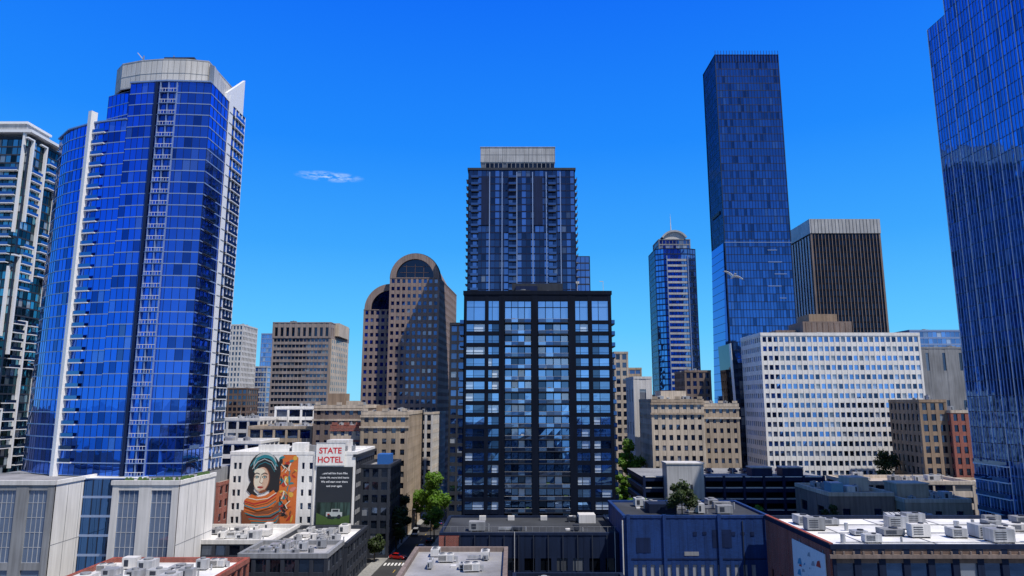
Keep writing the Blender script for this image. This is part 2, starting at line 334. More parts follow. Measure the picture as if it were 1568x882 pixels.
# ------------------------------------------------------------------ centre dark apartment building
def centre():
    M=MB('dark_apartment_building')
    x0,x1,y0,y1=-12.5,26.1,180,202
    cols=[(-12.0,-7.2),(-6.2,-3.5),(-1.9,5.1),(6.9,14.9),(16.8,20.1),(21.2,25.5)]
    rows=[(11.4+i*3.02+.75,11.4+(i+1)*3.02-.35) for i in range(17)]
    rows=[(1.,3.6),(4.8,7.2),(8.2,10.6)]+rows+[(63.4,68.6)]
    def wc(i,j):
        r=R()
        if i==len(rows)-1: return (U(.85,1.05),U(0,.2),0)
        if r<.24: return (1,U(.5,1),0)
        if r<.8: return (U(.5,1.05),0,0)
        return (U(.12,.35),0,0)
    def stretch(a,b,cc):
        us=[]
        for c,d in cc:
            m=c+(d-c)*(.36 if d-c<4 else .4); us+=[(c-a,m-a-.06),(m-a+.06,d-a)]
        facade(M,(a,y0),(b,y0),0,70.3,us,rows,G_CENT,W_BLACK,.1,W_BLACK,.3,colf=wc)
        prev=a
        for c,d in cc+[(b,b)]:
            M.box(prev,c,y0-.36,y0-.1,0,70.2,W_BLACK); prev=d
        for (c,d) in cc:
            for (a2,b2) in rows[:-1]:
                M.box(c,d,y0-.09,y0,a2+.5,a2+.57,W_BLACK)
            M.box(c,d,y0-.09,y0,66.9,67.0,W_BLACK)
    stretch(-12.5,-2.7,cols[0:2]); stretch(15.9,26.1,cols[4:6])
    M.box(-2.7,-1.9,y0-.4,y0+1.6,0,70.2,W_BLACK); M.box(5.1,6.9,y0-.4,y0+1.6,0,70.2,W_BLACK); M.box(14.9,15.9,y0-.4,y0+1.6,0,70.2,W_BLACK)
    for (a,b) in (cols[2],cols[3]):
        L=b-a
        facade(M,(a,y0+1.0),(b,y0+1.0),0,70.3,uni(L,4,.2),rows,G_CENT,W_BLACK,.1,W_BLACK,.14,colf=wc)
        for i in range(18):
            z=11.4+i*3.02
            M.box(a+.02,b-.02,y0-.6,y0+.9,z-.09,z+.09,W_DGREY)
            M.box(a+.02,b-.02,y0-.62,y0-.56,z+1.0,z+1.06,W_LGREY)
            for q in range(4):
                c=a+.1+(L-.2)*q/4; d=a+.1+(L-.2)*(q+1)/4-.06
                M.face([(c,y0-.58+U(-.01,.01),z+.16),(d,y0-.58+U(-.01,.01),z+.16),(d,y0-.58,z+.98),(c,y0-.58,z+.98)],G_NAVY if (i+q)%3 else G_CENT,(U(.3,1.),U(0,.15),0))
            for t in range(random.choice([0,1,2])):
                u=U(a+.6,b-1.4); M.box(u,u+U(.3,.9),y0-.1,y0+.5,z+.12,z+U(.5,1.3),random.choice([W_OFF,W_TAN,W_GREY,SHRUB]))
        M.box(a,b,y0-.35,y0+.9,62.6,63.4,W_BLACK); M.box(a,b,y0-.35,y0+.9,68.6,70.2,W_BLACK)
        facade(M,(a,y0+.2),(b,y0+.2),63.4,68.6,uni(L,4,.16),[(63.5,66.8),(67.,68.5)],G_CENT,W_BLACK,.1,W_BLACK,.12,colf=lambda i,j:(U(.85,1.05),.1,0))
    facade(M,(x1,y0),(x1,y1),0,70.3,uni(22,7,1),rows,G_NAVY,W_BLACK,.3,W_BLACK,.25)
    facade(M,(x1,y1),(x0,y1),0,70.3,uni(38.6,12,1),rows,G_NAVY,W_BLACK,.3,W_BLACK,.25)
    facade(M,(x0,y1),(x0,y0),0,70.3,uni(22,7,1),rows,G_NAVY,W_BLACK,.3,W_BLACK,.25)
    for i in range(18):
        z=11.4+i*3.02
        for s,x in ((-1,x0),(1,x1)):
            a,b=sorted((x,x+s*1.5)); M.box(a,b,182.5,187,z-.12,z+.12,W_DGREY)
            c,d=sorted((x+s*1.42,x+s*1.5)); M.box(c,d,182.5,187,z+.12,z+1.1,G_NAVY)
            M.box(a,b,182.42,182.5,z+.12,z+1.1,G_NAVY)
    roofing(M,rect(x0,x1,y0,y1),70.3,R_DARK,W_BLACK,1.0,.42,6,[W_DGREY,W_GREY])
    M.box(0,14,186,198,70.4,74.4,W_DGREY); M.box(1,7,185,186,70.4,73.5,W_NAVY)
    M.box(18,18.1,186,186.1,70.3,75,W_OFF); M.box(17.7,18.6,186,186.1,74.4,75,W_OFF); M.box(24.6,24.7,182,182.1,70.3,74.4,W_OFF);M.box(23.7,24.6,182,182.1,74.2,74.35,W_OFF)
    M.done()
centre()

# tall tower behind
def back_tower():
    M=MB('slate_residential_tower')
    x0,x1,y0,y1=-19.8,28.6,300,326
    z1=147
    pat=[1,.4,.3,.35,1.1,.45,.3,1.1,.35,.3,1.0,.5,.35,.3,1.1,.4,.35,.85,.3,.3,1.1,.35,.3,1]
    cf=lambda i,j:(pat[(j+(i//9)*2)%24]*U(.6,1.15),U(.05,.2) if pat[j%24]>1 and R()<.3 else (U(.2,.5) if R()<.05 else 0),0)
    zs=floors(0,z1,3.25,.3,.3)
    for p0,p1 in (((x0,y0),(x1,y0)),((x1,y0),(x1,y1)),((x1,y1),(x0,y1)),((x0,y1),(x0,y0))):
        L=math.hypot(p1[0]-p0[0],p1[1]-p0[1]); facade(M,p0,p1,0,z1,uni(L,round(L/2.02),.2),zs,G_BACK,W_NAVY,.2,W_NAVY,.12,colf=cf)
    for x in (-10.2,-4.5,2.2,9.4,15.6,22.0): M.box(x-.2,x+.2,y0-.6,y0-.21,60,z1-1,MULL)
    for x in (-12,0,12): M.box(x-2,x+2,y0-.5,y0-.21,z1-14-abs(x),z1-3,W_NAVY)
    for i in range(18,45):
        z=i*z1/45.2
        for a in (-18.6,-1.5,16.5):
            M.box(a,a+3.4,y0-1.3,y0-.1,z-.1,z+.1,W_DGREY); M.box(a,a+3.4,y0-1.32,y0-1.26,z+.12,z+1.1,G_BACK,(.6,.05,0))
        M.box(x0-1.3,x0,y0+2,y0+8,z-.12,z+.12,W_GREY); M.box(x1,x1+1.3,y0+1,y0+7,z-.12,z+.12,W_GREY); M.box(x1+1.2,x1+1.3,y0+1,y0+7,z+.12,z+1.1,G_SKY)
    roofing(M,rect(x0,x1,y0,y1),z1,R_GREY,W_DGREY,1,.5,0)
    facade(M,(-14.2,y0+2),(19.6,y0+2),147,151.5,uni(33.8,17,.3),[(147.6,151)],G_DARK,W_GREY,.2,W_LGREY,.22)
    M.box(-14.6,19.9,y0+1.6,y0+20,151.5,158.6,W_LGREY); M.box(-14.2,19.6,y0+3,y0+20,147,151.5,W_DGREY)
    for k in range(18): M.box(-14.4+k*2,-14.32+k*2,y0+1.54,y0+1.61,151.6,158.5,W_GREY)
    M.box(-14.6,19.9,y0+1.53,y0+1.6,155,155.08,W_GREY)
    M.box(-14.8,20.1,y0+1.4,y0+20.2,158.6,158.85,W_LGREY)
    M.box(28.7,29.3,304,318,0,114,W_NAVY)
    facade(M,(29.3,306),(35.5,306),0,108,uni(6.2,3,.2),floors(0,108,3.25,.3,.3),G_BACK,W_NAVY,.15,W_DGREY,.12,colf=gcol)
    facade(M,(35.5,306),(35.5,320),0,108,uni(14,7,.2),floors(0,108,3.25,.3,.3),G_BACK,W_NAVY,.15,W_DGREY,.12,colf=gcol)
    M.face([(29.3,306,107.9),(35.5,306,107.9),(35.5,320,107.9),(29.3,320,107.9)],R_GREY)
    M.done()
back_tower()

# ------------------------------------------------------------------ arched tower
def vault(M,xc,zc,r,y0,y1,a0,a1,mr,mf,rin,n=20):
    A=[a0+(a1-a0)*i/n for i in range(n+1)]
    P=lambda rr,a,y:(xc+rr*math.cos(a),y,zc+rr*math.sin(a))
    for i in range(n):
        a,b=A[i],A[i+1]
        M.face([P(r,a,y0),P(r,a,y1),P(r,b,y1),P(r,b,y0)],mr)
        M.face([P(rin,a,y0),P(r,a,y0),P(r,b,y0),P(rin,b,y0)],mr)
        M.face([P(rin,a,y0),P(rin,b,y0),P(rin,b,y0+1.2),P(rin,a,y0+1.2)],mr)
        M.face([(xc,y0+1.2,zc),P(rin,a,y0+1.2),P(rin,b,y0+1.2)],mf)
        M.face([(xc,y1,zc),P(r,a,y1),P(r,b,y1)],mr)
def arch_tower():
    M=MB('arched_roof_office_tower')
    poly=[(-59.6,330),(-35.9,330),(-32,385),(-59.6,385)]
    kw=dict(fh=3.7,bw=2.6,g=G_NAVY,w=W_ARCH,pier=1.1,sill=1.3,head=.5,dp=.3,db=.24,M=M,finish=False,clutter=0,colf=lambda i,j:(U(.4,1.),U(.2,.5) if R()<.12 else 0,0))
    tower('',poly,102,par=.4,**kw)
    vault(M,-47.75,102.4,12.1,329.6,380,0,math.pi,W_ARCH,G_DARK,9.3)
    vault(M,-47.75,102.4,12.6,331.5,333.5,0,math.pi,W_DGREY,G_DARK,11)
    for x in (-52,-47.75,-43.5): M.box(x-.08,x+.08,330.5,330.7,102.4,109.5,W_BROWN)
    for z in (105,108): M.box(-55,-40.5,330.5,330.68,z-.06,z+.06,W_BROWN)
    poly=[(-73,335),(-59.7,335),(-59.7,380),(-73,380)]
    tower('',poly,87,par=.3,**kw)
    vault(M,-60.2,87.3,12.8,334.6,380,math.pi/2,math.pi,W_ARCH,G_DARK,9.6)
    M.done()
arch_tower()

def tan_tower():
    M=MB('taupe_office_tower')
    poly=[(-140,400),(-107,400),(-105,436),(-140,436)]
    tower('',poly,79,fh=3.5,bw=2.2,g=G_WIN,w=W_TAUPE,band=W_TAUPE,pier=.35,sill=1.4,head=.2,dp=.2,db=.4,M=M,finish=False,clutter=0,par=.1)
    tower('',poly,88,fh=9,bw=3.3,g=G_DARK,w=W_TAUPE,pier=1.5,sill=1,head=2.6,dp=.6,db=.5,z0=79.2,M=M,finish=False,clutter=4,par=.5)
    M.hexa([(-106.6,400.5,0),(-105.9,400.2,0),(-104,434,0),(-104.8,434,0)],[(-106.6,400.5,78.9),(-105.9,400.2,78.9),(-104,434,78.9),(-104.8,434,78.9)],W_TANL)  # paler slab over the right face paints in its sunlit tone
    for i in range(22):
        for k in range(9):
            y=402+k*3.5; xx=-105.9+(y-400.2)*.0562
            M.box(xx-.1,xx+.06,y,y+2.2,3+i*3.5,4.9+i*3.5,G_DARK)
    M.box(-112,-103.6,408,432,81,88.8,W_TANL)
    M.done()
tan_tower()
tower('white_slim_tower',rect(-189,-178,450,475),92,fh=3.4,bw=2.4,w=W_OFF,pier=1,g=G_WIN)
tower('glass_office_tower',rect(-191,-176,520,545),93,fh=3.4,bw=2,w=MULL,pier=.2,g=G_SKY,sill=.5,head=.2,dp=.1)
tower('glass_office_tower',rect(-186,-172,482,500),66,fh=3.4,bw=2,w=W_LGREY,pier=.3,g=G_SKY,sill=.8,head=.2,dp=.1)
tower('brown_office_block',rect(-182,-165,430,448),50,fh=3.6,bw=3,w=W_BROWN)
tower('dark_office_block',rect(-22.5,-12,250,272),70,fh=3.4,bw=2.5,w=W_DGREY,g=G_NAVY,pier=.7)

tower('flat_roof_commercial_building',rect(-106,-91,250,275),35.5,fh=4,bw=4,w=W_OFF,g=G_WIN,roof=R_WHITE,clutter=5)
tower('flat_roof_commercial_building',rect(-90.5,-69,240,268),33,fh=4,bw=4.5,w=W_BEIGE,g=G_WIN,roof=R_WHITE,clutter=7)
tower('flat_roof_commercial_building',rect(-92,-77,270,290),39.5,fh=4,bw=4.5,w=W_WHITE,g=G_WIN,roof=R_WHITE,clutter=3)
tower('flat_roof_commercial_building',rect(-110,-80,222,239),29,fh=4,bw=4.5,w=W_WHITE,g=G_WIN,roof=R_GREY,clutter=6)
def stone_apartment(name,poly,z,w1,w2,bw):
    M=tower(name,poly,z,fh=3.4,bw=bw,w=w1,pier=bw*.52,sill=1.1,head=.6,g=G_WIN,finish=False,cop=w2,par=1.1,clutter=5)
    p0,p1,p2,p3=poly
    M.box(p0[0]-.7,p1[0]+.7,p0[1]-.7,p0[1]-.42,z-4.2,z-3.6,w2); M.box(p0[0]-.6,p1[0]+.6,p0[1]-.65,p0[1]-.43,z-.8,z-.2,w2)
    for x in (p0[0]+1,(p0[0]+p1[0])/2,p1[0]-1): M.box(x-.9,x+.9,p0[1]-.5,p0[1]-.40,z+1.12,z+2.0,w2)
    return M
M=stone_apartment('stone_apartment_building',rect(-67,-50.5,236,262),40,W_BROWN2,W_TANL,2.8)
M.box(-64,-58,240,247,40,45,W_TAN); M.box(-57,-53,238,243,40,42.5,W_TANL); M.done()
M=stone_apartment('stone_apartment_building',rect(-48.5,-33.8,225,262),38,W_BEIGE,W_TANL,2.9)
M.box(-45,-42,230,236,38,41,W_TAN); M.done()
M=stone_apartment('brick_trim_building',rect(-59,-49.2,228,236),33.5,W_TANL,W_BRICK,2.4); M.done()
M=MB('dark_corner_building')
tower('',rect(-41.8,-34.2,196,214),24,fh=3.5,bw=2.6,w=W_DGREY,g=G_WIN,M=M,finish=False,clutter=1,pier=.9)
M.box(-38,-34.4,198,203,24.2,27.5,plain('blue_sheeting',(.02,.12,.4)))
M.done()
tower('street_side_building',[(-52,292),(-33.5,292),(-32,330),(-52,329)],37,fh=3.6,bw=2.8,w=W_OFF,band=W_TANL,pier=1.1,sill=1,clutter=4)
tower('street_side_building',[(-52,387),(-30.2,387),(-29,450),(-52,450)],48,fh=3.6,bw=2.8,w=W_TANL,pier=1.1,sill=1,clutter=3)
tower('street_side_building',rect(-19,-8,285,298),36,fh=3.6,bw=2.8,w=W_TAN,pier=1.1,sill=1,clutter=3)

# ------------------------------------------------------------------ hotel with mural
def ell(M,cx,cz,rx,rz,y,mat,a0=0,a1=2*math.pi,n=28,rot=0):
    pts=[]
    for i in range(n+ (0 if a1-a0>6.2 else 1)):
        a=a0+(a1-a0)*i/n; u,v=rx*math.cos(a),rz*math.sin(a)
        pts.append((cx+u*math.cos(rot)-v*math.sin(rot),y,cz+u*math.sin(rot)+v*math.cos(rot)))
    M.face(pts,mat)
def strip(M,pts,w,y,mat):
    for i in range(len(pts)-1):
        a,b=Vector(pts[i]),Vector(pts[i+1]); d=(b-a).normalized(); n=Vector((-d.y,d.x))*w/2; e=d*w*.25
        a2=a-e; b2=b+e
        M.face([((a2-n).x,y-i*.0006,(a2-n).y),((b2-n).x,y-i*.0006,(b2-n).y),((b2+n).x,y-i*.0006,(b2+n).y),((a2+n).x,y-i*.0006,(a2+n).y)],mat)
def hotel():
    M=MB('mural_hotel_building')
    x0,x1,y0,y1,z=-76,-42.3,190,214,28
    P=rect(x0,x1,y0,y1)
    L=x1-x0
    cols=[(.9,1.7),(2.2,3.0),(19.3,20.0),(21.3,22.2)]
    rows=[(3.2+i*3.5,4.9+i*3.5) for i in range(7)]
    facade(M,(x0,y0),(x1,y0),0,z,cols,rows,G_WIN,W_WHITE,.30,W_WHITE,.29)
    facade(M,(x1,y0),(x1,y1),0,z,uni(24,9,1.4),[(a-.3,b+.4) for a,b in rows],G_DARK,W_DGREY,.25,W_GREY,.3)  # right face in dark greys, its shade put into the wall colour
    facade(M,(x1,y1),(x0,y1),0,z,uni(L,10,1.6),rows,G_WIN,W_GREY,.25,W_GREY,.2)
    facade(M,(x0,y1),(x0,y0),0,z,uni(24,7,1.8),rows,G_WIN,W_WHITE,.25,W_WHITE,.2)
    roofing(M,P,z,R_WHITE,W_WHITE,.8,.3,7)
    M.box(x1-.6,x1+.9,y0-.6,y1,z-.6,z+.1,W_DGREY)
    M.box(-60,-56.5,y0+1,y0+5,28.1,31,W_WHITE); M.box(-52,-46,y0+6,y0+12,28.1,31.5,W_OFF); M.box(-69,-60.8,y0+.5,y0+1.2,28.8,30.6,W_WHITE)
    M.box(-53.6,-53.2,y0-.5,y0-.31,0,28,W_OFF)
    for k in range(6): M.box(-54+k*2,-53.2+k*2,y0+2,y0+2.8,28.8,30.2,W_METAL)
    M.done()
    e=bpy.data.objects.new('wall_mural',None); scene.collection.objects.link(e)
    M=MB('painted_figure')
    s=.182; ox=-72.3; oz=9.7; Y=189.66
    c={}
    for nme,col in dict(black=(.015,.015,.02),teal=(.02,.22,.27),orange=(.62,.15,.03),red=(.42,.03,.02),skin=(.62,.42,.3),cream=(.75,.68,.55),brown=(.22,.07,.03),yellow=(.65,.38,.06),grey=(.45,.5,.5),pink=(.6,.22,.18)).items():
        c[nme]=plain('mural_'+nme,col,.8)
    def E(a,b,rx,rz,lay,col,**k): ell(M,ox+a*s,oz+b*s,rx*s,rz*s,Y-.012*lay,c[col],**k)
    def PL(pts,lay,col): M.face([(ox+a*s,Y-.012*lay,oz+b*s) for a,b in pts],c[col])
    def S(pts,w,lay,col): strip(M,[(ox+a*s,oz+b*s) for a,b in pts],w*s,Y-.012*lay,c[col])
    PL([(2,0),(80,0),(80,96),(72,104),(60,103),(52,92),(50,60),(46,38),(24,20),(4,34)],0,'orange')
    for k in range(44):
        a,b=U(54,77),U(6,96)
        E(a,b,U(2,6),U(1.2,4),1+k*.1,random.choice(['red','black','teal','yellow','brown','teal','pink','red','teal']),a0=0,a1=U(2.5,6.2),rot=U(0,6))
    for k in range(14):
        a,b=U(54,72),U(10,88); S([(a,b),(a+U(-4,5),b+5),(a+U(-5,5),b+11)],U(.8,1.8),6+k*.1,random.choice(['black','cream','teal','black']))
    E(31,76,24,28,9,'black',rot=.15); E(31,87,17,17,9.4,'grey',rot=.2); E(31,85,16,15.5,9.8,'teal',rot=.2); E(31,82,15,14,10.1,'black')
    PL([(38,70),(54,74),(54,50),(46,40),(40,44)],9.2,'black')
    PL([(10,60),(16,62),(17,48),(24,42),(14,42),(6,50)],9.2,'black')
    S([(10,84),(17,95),(30,100),(42,96),(50,84)],1.4,10.3,'teal'); S([(13,80),(20,90),(30,94.5),(41,90),(48,79)],1.1,10.4,'grey'); S([(15,76),(22,86),(31,90),(40,86),(46,76)],.8,10.5,'teal')
    E(28,65,11.5,18,11,'brown',rot=-.1); E(26.8,65,11.2,17.6,11.2,'skin',rot=-.08); E(23,65,6.5,15,11.4,'cream',rot=-.06); E(24,76,8,5,11.6,'cream')
    for a in (20,31.5):
        E(a,68.5,3.6,1.9,12,'black'); E(a,68.3,2.4,1.1,12.3,'cream'); E(a+.3,68.3,1.0,1.2,12.5,'teal'); S([(a-4.5,72),(a,74.3),(a+4,72.6)],1.3,12.6,'black')
    S([(26.5,71),(24.6,61),(27.5,59.2),(29.5,60.5)],.8,12.6,'brown')
    E(26,54,4.4,1.8,12.3,'red'); E(26,54.8,3.8,.8,12.6,'pink'); S([(21.8,54),(26,54.4),(30.4,54)],.5,12.9,'black')
    E(30,48,6,2,12.2,'brown',rot=.3)
    PL([(4,36),(14,44),(24,40),(34,42),(46,50),(54,40),(46,26),(24,20),(6,26)],13,'orange')
    S([(4,34),(18,30),(36,34),(50,44)],2.2,13.4,'red'); S([(5,28),(20,23),(38,26),(50,34)],1.8,13.6,'teal'); S([(8,39),(22,36),(38,38),(50,46)],1.2,13.8,'cream'); S([(6,31),(20,27),(38,31),(50,39)],.8,13.9,'black')
    PL([(2,0),(0,22),(20,18),(44,22),(54,34),(58,0)],14,'brown')
    for k in range(7): S([(4+k*2,20-k*2.7),(20+k*3,14-k*1.7),(40+k*2,15-k*1.8),(55,22-k*2)],1.4,14.4+k*.1,['orange','teal','black','red','teal','orange','teal'][k])
    M.done(parent=e)
    e2=bpy.data.objects.new('wall_poster',None); scene.collection.objects.link(e2)
    M=MB('poster_panel'); pb=plain('poster_black',(.015,.02,.03),.5); pi=wall('poster_picture',(.06,.12,.11),var=.9,streak=.8); pw=plain('poster_white',(.7,.72,.75),.6)
    M.box(-52.6,-42.9,189.45,189.68,9.6,24.8,pb)
    M.face([(-52.2,189.44,9.9),(-43.3,189.44,9.9),(-43.3,189.44,15.6),(-52.2,189.44,15.6)],pi)
    M.face([(-52.2,189.435,9.9),(-43.3,189.435,9.9),(-43.3,189.435,12.4),(-48,189.435,11.2),(-52.2,189.435,12.9)],SHRUB)
    # parked truck in the poster picture
    M.box(-49.6,-45.3,189.41,189.43,12.0,13.1,c['grey']); M.box(-48.2,-46.0,189.40,189.41,13.1,13.9,c['grey']); M.box(-47.9,-46.3,189.385,189.395,13.2,13.75,pb); M.box(-49.2,-48.6,189.38,189.405,12.3,12.7,c['red'])
    ell(M,-48.7,11.95,.5,.5,189.37,pb); ell(M,-46.1,11.95,.5,.5,189.37,pb); M.done(parent=e2)
    def text(body,x,z,size,mat,par,y,name):
        cu=bpy.data.curves.new(name,'FONT'); cu.body=body; cu.size=size; cu.align_x='CENTER'; cu.extrude=.01; cu.materials.append(mat)
        cu.offset=.02*size
        t=bpy.data.objects.new(name,cu); t.location=(x,y,z); t.rotation_euler=(math.radians(90),0,0); scene.collection.objects.link(t); t.parent=par
    for k,l in enumerate(['...and tell him from Pike','Under Mt. more kind hearts','We will start over there','and over again']):
        text(l,-47.7,22.9-k*1.1,[.72,.68,.72,.72][k],pw,e2,189.42,'poster_text')
    e3=bpy.data.objects.new('rooftop_hotel_sign',None); scene.collection.objects.link(e3)
    M=MB('sign_board'); M.box(-52.9,-45.2,189.2,189.64,25.2,31,W_WHITE); M.box(-53.1,-45.0,189.15,189.7,31,31.2,W_LGREY)
    for x in (-52,-49,-46.2): M.box(x-.1,x+.1,189.64,191,28,30.6,W_GREY)
    M.done(parent=e3)
    rd=plain('sign_red',(.65,.012,.02),.5)
    text('STATE',-49.05,28.4,2.15,rd,e3,189.17,'sign_text'); text('HOTEL',-49.05,26.0,2.15,rd,e3,189.17,'sign_text')
hotel()
tower('red_brick_building',rect(-84,-76.6,184,204),20.5,fh=3.6,bw=3.5,w=W_BRICK,pier=1.6,sill=1.1,clutter=2)

# ------------------------------------------------------------------ right group
def crown_tower():
    M=MB('domed_crown_tower')
    poly=[(96.8,452),(102,449),(118,449),(124,452),(126,474),(97,474)]
    tower('',poly,144,fh=3.8,bw=2.2,g=G_SKY,w=W_NAVY,band=MULLD,pier=.25,sill=.5,head=.3,dp=.12,db=.15,M=M,finish=False,clutter=0,colf=lambda i,j:(U(.6,1.),0,0),par=.3)
    p2=[(100,453),(121,453),(121,472),(100,472)]
    tower('',p2,151,fh=3.5,bw=2.4,g=G_NAVY,w=W_GREY,pier=.3,sill=.5,head=.3,dp=.12,z0=144.3,M=M,finish=False,clutter=0,par=.5)
    for i in range(34):
        z=10+i*3.8
        if z<138: M.box(104,117.5,448.2,449,z,z+1.4,W_LGREY)
    M.box(103.5,104,447.6,449,8,139,MULL); M.box(117.5,118.0,447.6,449,8,139,MULL)
    vault(M,110.5,147.5,10.2,452,470,math.radians(32),math.radians(148),W_LGREY,W_OFF,9)
    M.cyl(110.5,462,157,165,.5,W_OFF,8,.25); M.cyl(110.5,462,165,172,.25,W_OFF,6,.05)
    M.done()
crown_tower()
def tall_tower():
    M=MB('tall_glass_skyscraper')
    P=[(105.5,330),(138.2,330),(138.2,352),(105.5,352)]
    cf=lambda i,j:((U(.75,1.05) if R()<.8 else U(.4,.7)) if i%14 else .85,U(.1,.2) if R()<.03 else 0,0)
    tower('',P,220,fh=3.9,bw=1.5,g=G_BLUE2,w=MULLD,band=MULLD,pier=.14,sill=.2,head=.12,dp=.16,db=.08,M=M,finish=False,clutter=0,colf=cf,par=.2)
    for k in range(23): M.box(105.4+k*1.48,105.56+k*1.48,329.4,329.75,216,222.2,MULLD)
    for z,a in ((92,129),(98,127),(104,130),(110,128),(116,126),(70,124),(76,127)): M.box(a+U(-2,2),a+5,329.5,329.9,z,z+.35,MULL)
    for z in (60,120): M.box(105.3,138.4,329.7,329.85,z,z+.3,MULL)
    M.hexa([(101.5,331,0),(105.4,331,0),(105.4,351,0),(101.5,351,0)],[(105,331,120),(105.4,331,120),(105.4,351,120),(105,351,120)],G_BLUE2)
    for k in range(30):
        z=k*4; x=101.5+z/120*3.5; M.box(x-.08,x+.3,330.9,351,z-.1,z+.1,MULLD)
    M.box(105.0,105.3,335,348,136,137.6,W_DGREY)
    M.done()
tall_tower()
def ribbed():
    M=MB('ribbed_office_tower')
    P=[(180,400),(221,400),(221,430),(180,430)]
    tower('',P,142,fh=3.8,bw=2.1,g=G_DARK,w=W_BROWN2,band=W_BLACK,pier=.4,sill=.7,head=.2,dp=.5,db=.2,M=M,finish=False,clutter=0,par=.1,colf=lambda i,j:(U(.4,.8),0,0))
    M.box(179.2,221.8,399.2,430.8,142.2,151,W_LGREY)
    for k in range(20): M.box(180+k*2.1,180.3+k*2.1,399.05,399.2,142.4,150.8,W_GREY)
    for k in range(8): M.box(179,179.2,401+k*4,402.8+k*4,4,141,W_OFF)  # off-white strips on the left face only, painting in its pale reflection
    M.face([(179.2,399.2,151.02),(221.8,399.2,151.02),(221.8,430.8,151.02),(179.2,430.8,151.02)],R_GREY)
    M.done()
ribbed()
def gridb():
    M=MB('white_grid_office_building')
    P=[(95,260),(155,260),(155,282),(95,282)]
    tower('',P,67,fh=3.55,bw=2.15,g=G_SKY,w=W_WHITE,pier=.6,sill=1.15,head=.5,dp=.35,db=.28,M=M,finish=False,clutter=5,par=1.2,
      colf=lambda i,j:(U(.5,1.2) if R()<.65 else U(.15,.4),U(.2,.6) if R()<.25 else 0,0))
    M.box(113,132,264,278,67,73,W_BROWN2); M.box(116,127,265,276,73,76,W_TAN); M.box(104,112,268,276,67,70,W_BROWN2)
    for k in range(8): M.box(114+k*2.2,114.3+k*2.2,263.9,264,67.5,72.6,W_BROWN)
    M.done()
gridb()
M=MB('dark_slab_tower')
facade(M,(93,282),(101,282),0,58,uni(8,5,.15),floors(0,58,3.6,.3,.2),G_DARK,MULLD,.1,MULLD,.12)
M.box(93,101,282.5,300,0,58,W_DGREY)
M.hexa([(92.2,281.6,0),(92.7,281.6,0),(92.7,284,0),(92.2,284,0)],[(90.2,281.6,66),(90.4,281.6,66),(90.4,284,66),(90.2,284,66)],M_FIN)
M.hexa([(92.75,282,0),(93,282,0),(93,300,0),(92.75,300,0)],[(90.5,282,66),(93,282,58),(93,300,58),(90.5,300,66)],G_DARK)
M.done()

M=stone_apartment('beige_office_building',rect(48.5,66,240,262),42,W_TANL,W_BEIGE,2.35)
M.box(53,62,246,256,42,46,W_TANL); M.done()
M=stone_apartment('beige_office_building',rect(66.6,78.4,241,262),40.5,W_BEIGE,W_TANL,2.35)
M.done()
tower('white_plain_building',rect(47.5,54,268,285),51,fh=12,bw=6,w=W_OFF,pier=4,sill=4,head=4,clutter=1)
tower('beige_slim_building',rect(45,50.5,300,320),63,fh=3.5,bw=2.6,w=W_TANL,pier=1,clutter=2)
tower('striped_office_block',rect(52,60,320,340),57,fh=3.2,bw=3,w=W_BEIGE,g=G_NAVY,pier=.3,sill=1.2,clutter=2)
tower('brown_brick_building',rect(76,87,302,320),55,fh=3.4,bw=2.5,w=W_BROWN2,pier=1.1,clutter=2)
tower('grey_stone_office',rect(196,220,330,352),67.5,fh=20,bw=8,w=W_GREY,pier=6.5,sill=12,head=2,clutter=3)
tower('glass_office_tower',rect(222,252,380,402),81,fh=3.6,bw=2.4,w=MULL,g=G_SKY,pier=.2,sill=.6,dp=.1,clutter=2)
tower('tan_apartment_building',rect(136.5,145,232,250),42,fh=3.4,bw=2.6,w=W_TAN,pier=1.2,clutter=3)
tower('brick_apartment_building',rect(145.4,158,230,250),38.5,fh=3.4,bw=2.6,w=W_BRICK,pier=1.2,clutter=3,cop=W_TANL)
tower('beige_commercial_building',rect(130,158,214,228),17,fh=3.6,bw=3.5,w=W_BEIGE,g=G_WIN,pier=1.2,clutter=5,roof=R_TAN)

def right_tower():
    M=MB('glass_skyscraper')
    cf=lambda i,j:(U(.75,1.1)*(1.2 if j%4==0 else 1)*(.55 if R()<.08 else 1),U(.1,.3) if R()<.03 else 0,0)
    def W(p0,p1,z0,z1):
        L=math.hypot(p1[0]-p0[0],p1[1]-p0[1]); n=round(L/1.1)
        facade(M,p0,p1,z0,z1,uni(L,n,.14),floors(z0,z1,3.6,.1,.08),G_RIGHT,MULL,.1,MULLD,.05,jit=.014,colf=cf)
        t=((p1[0]-p0[0])/L,(p1[1]-p0[1])/L)
        for k in range(0,n,4): M.obox(p0,t,(t[1],-t[0]),k*L/n-.04,k*L/n+.04,.1,.2,z0,z1-.1,M_FIN)
    W((112,162.4),(112,136),0,156); W((112,136),(136,136),0,156); W((136,136),(136,162.4),0,156); W((136,162.4),(112,162.4),0,156)
    W((112,170),(112,162.5),0,141); W((136,170),(112,170),0,141); W((136,162.5),(136,170),0,141)
    M.face([(112,162.4,141),(136,162.4,141),(136,170,141),(112,170,141)],R_GREY)
    M.face([(112,136,156),(136,136,156),(136,162.4,156),(112,162.4,156)],R_GREY)
    for i in range(7):
        z=6+i*3.6; M.box(111.2,112,158,169.5,z-.12,z+.12,M_FIN); M.box(111.2,111.3,158,169.5,z+.12,z+1.1,G_SKY)
    M.done()
right_tower()

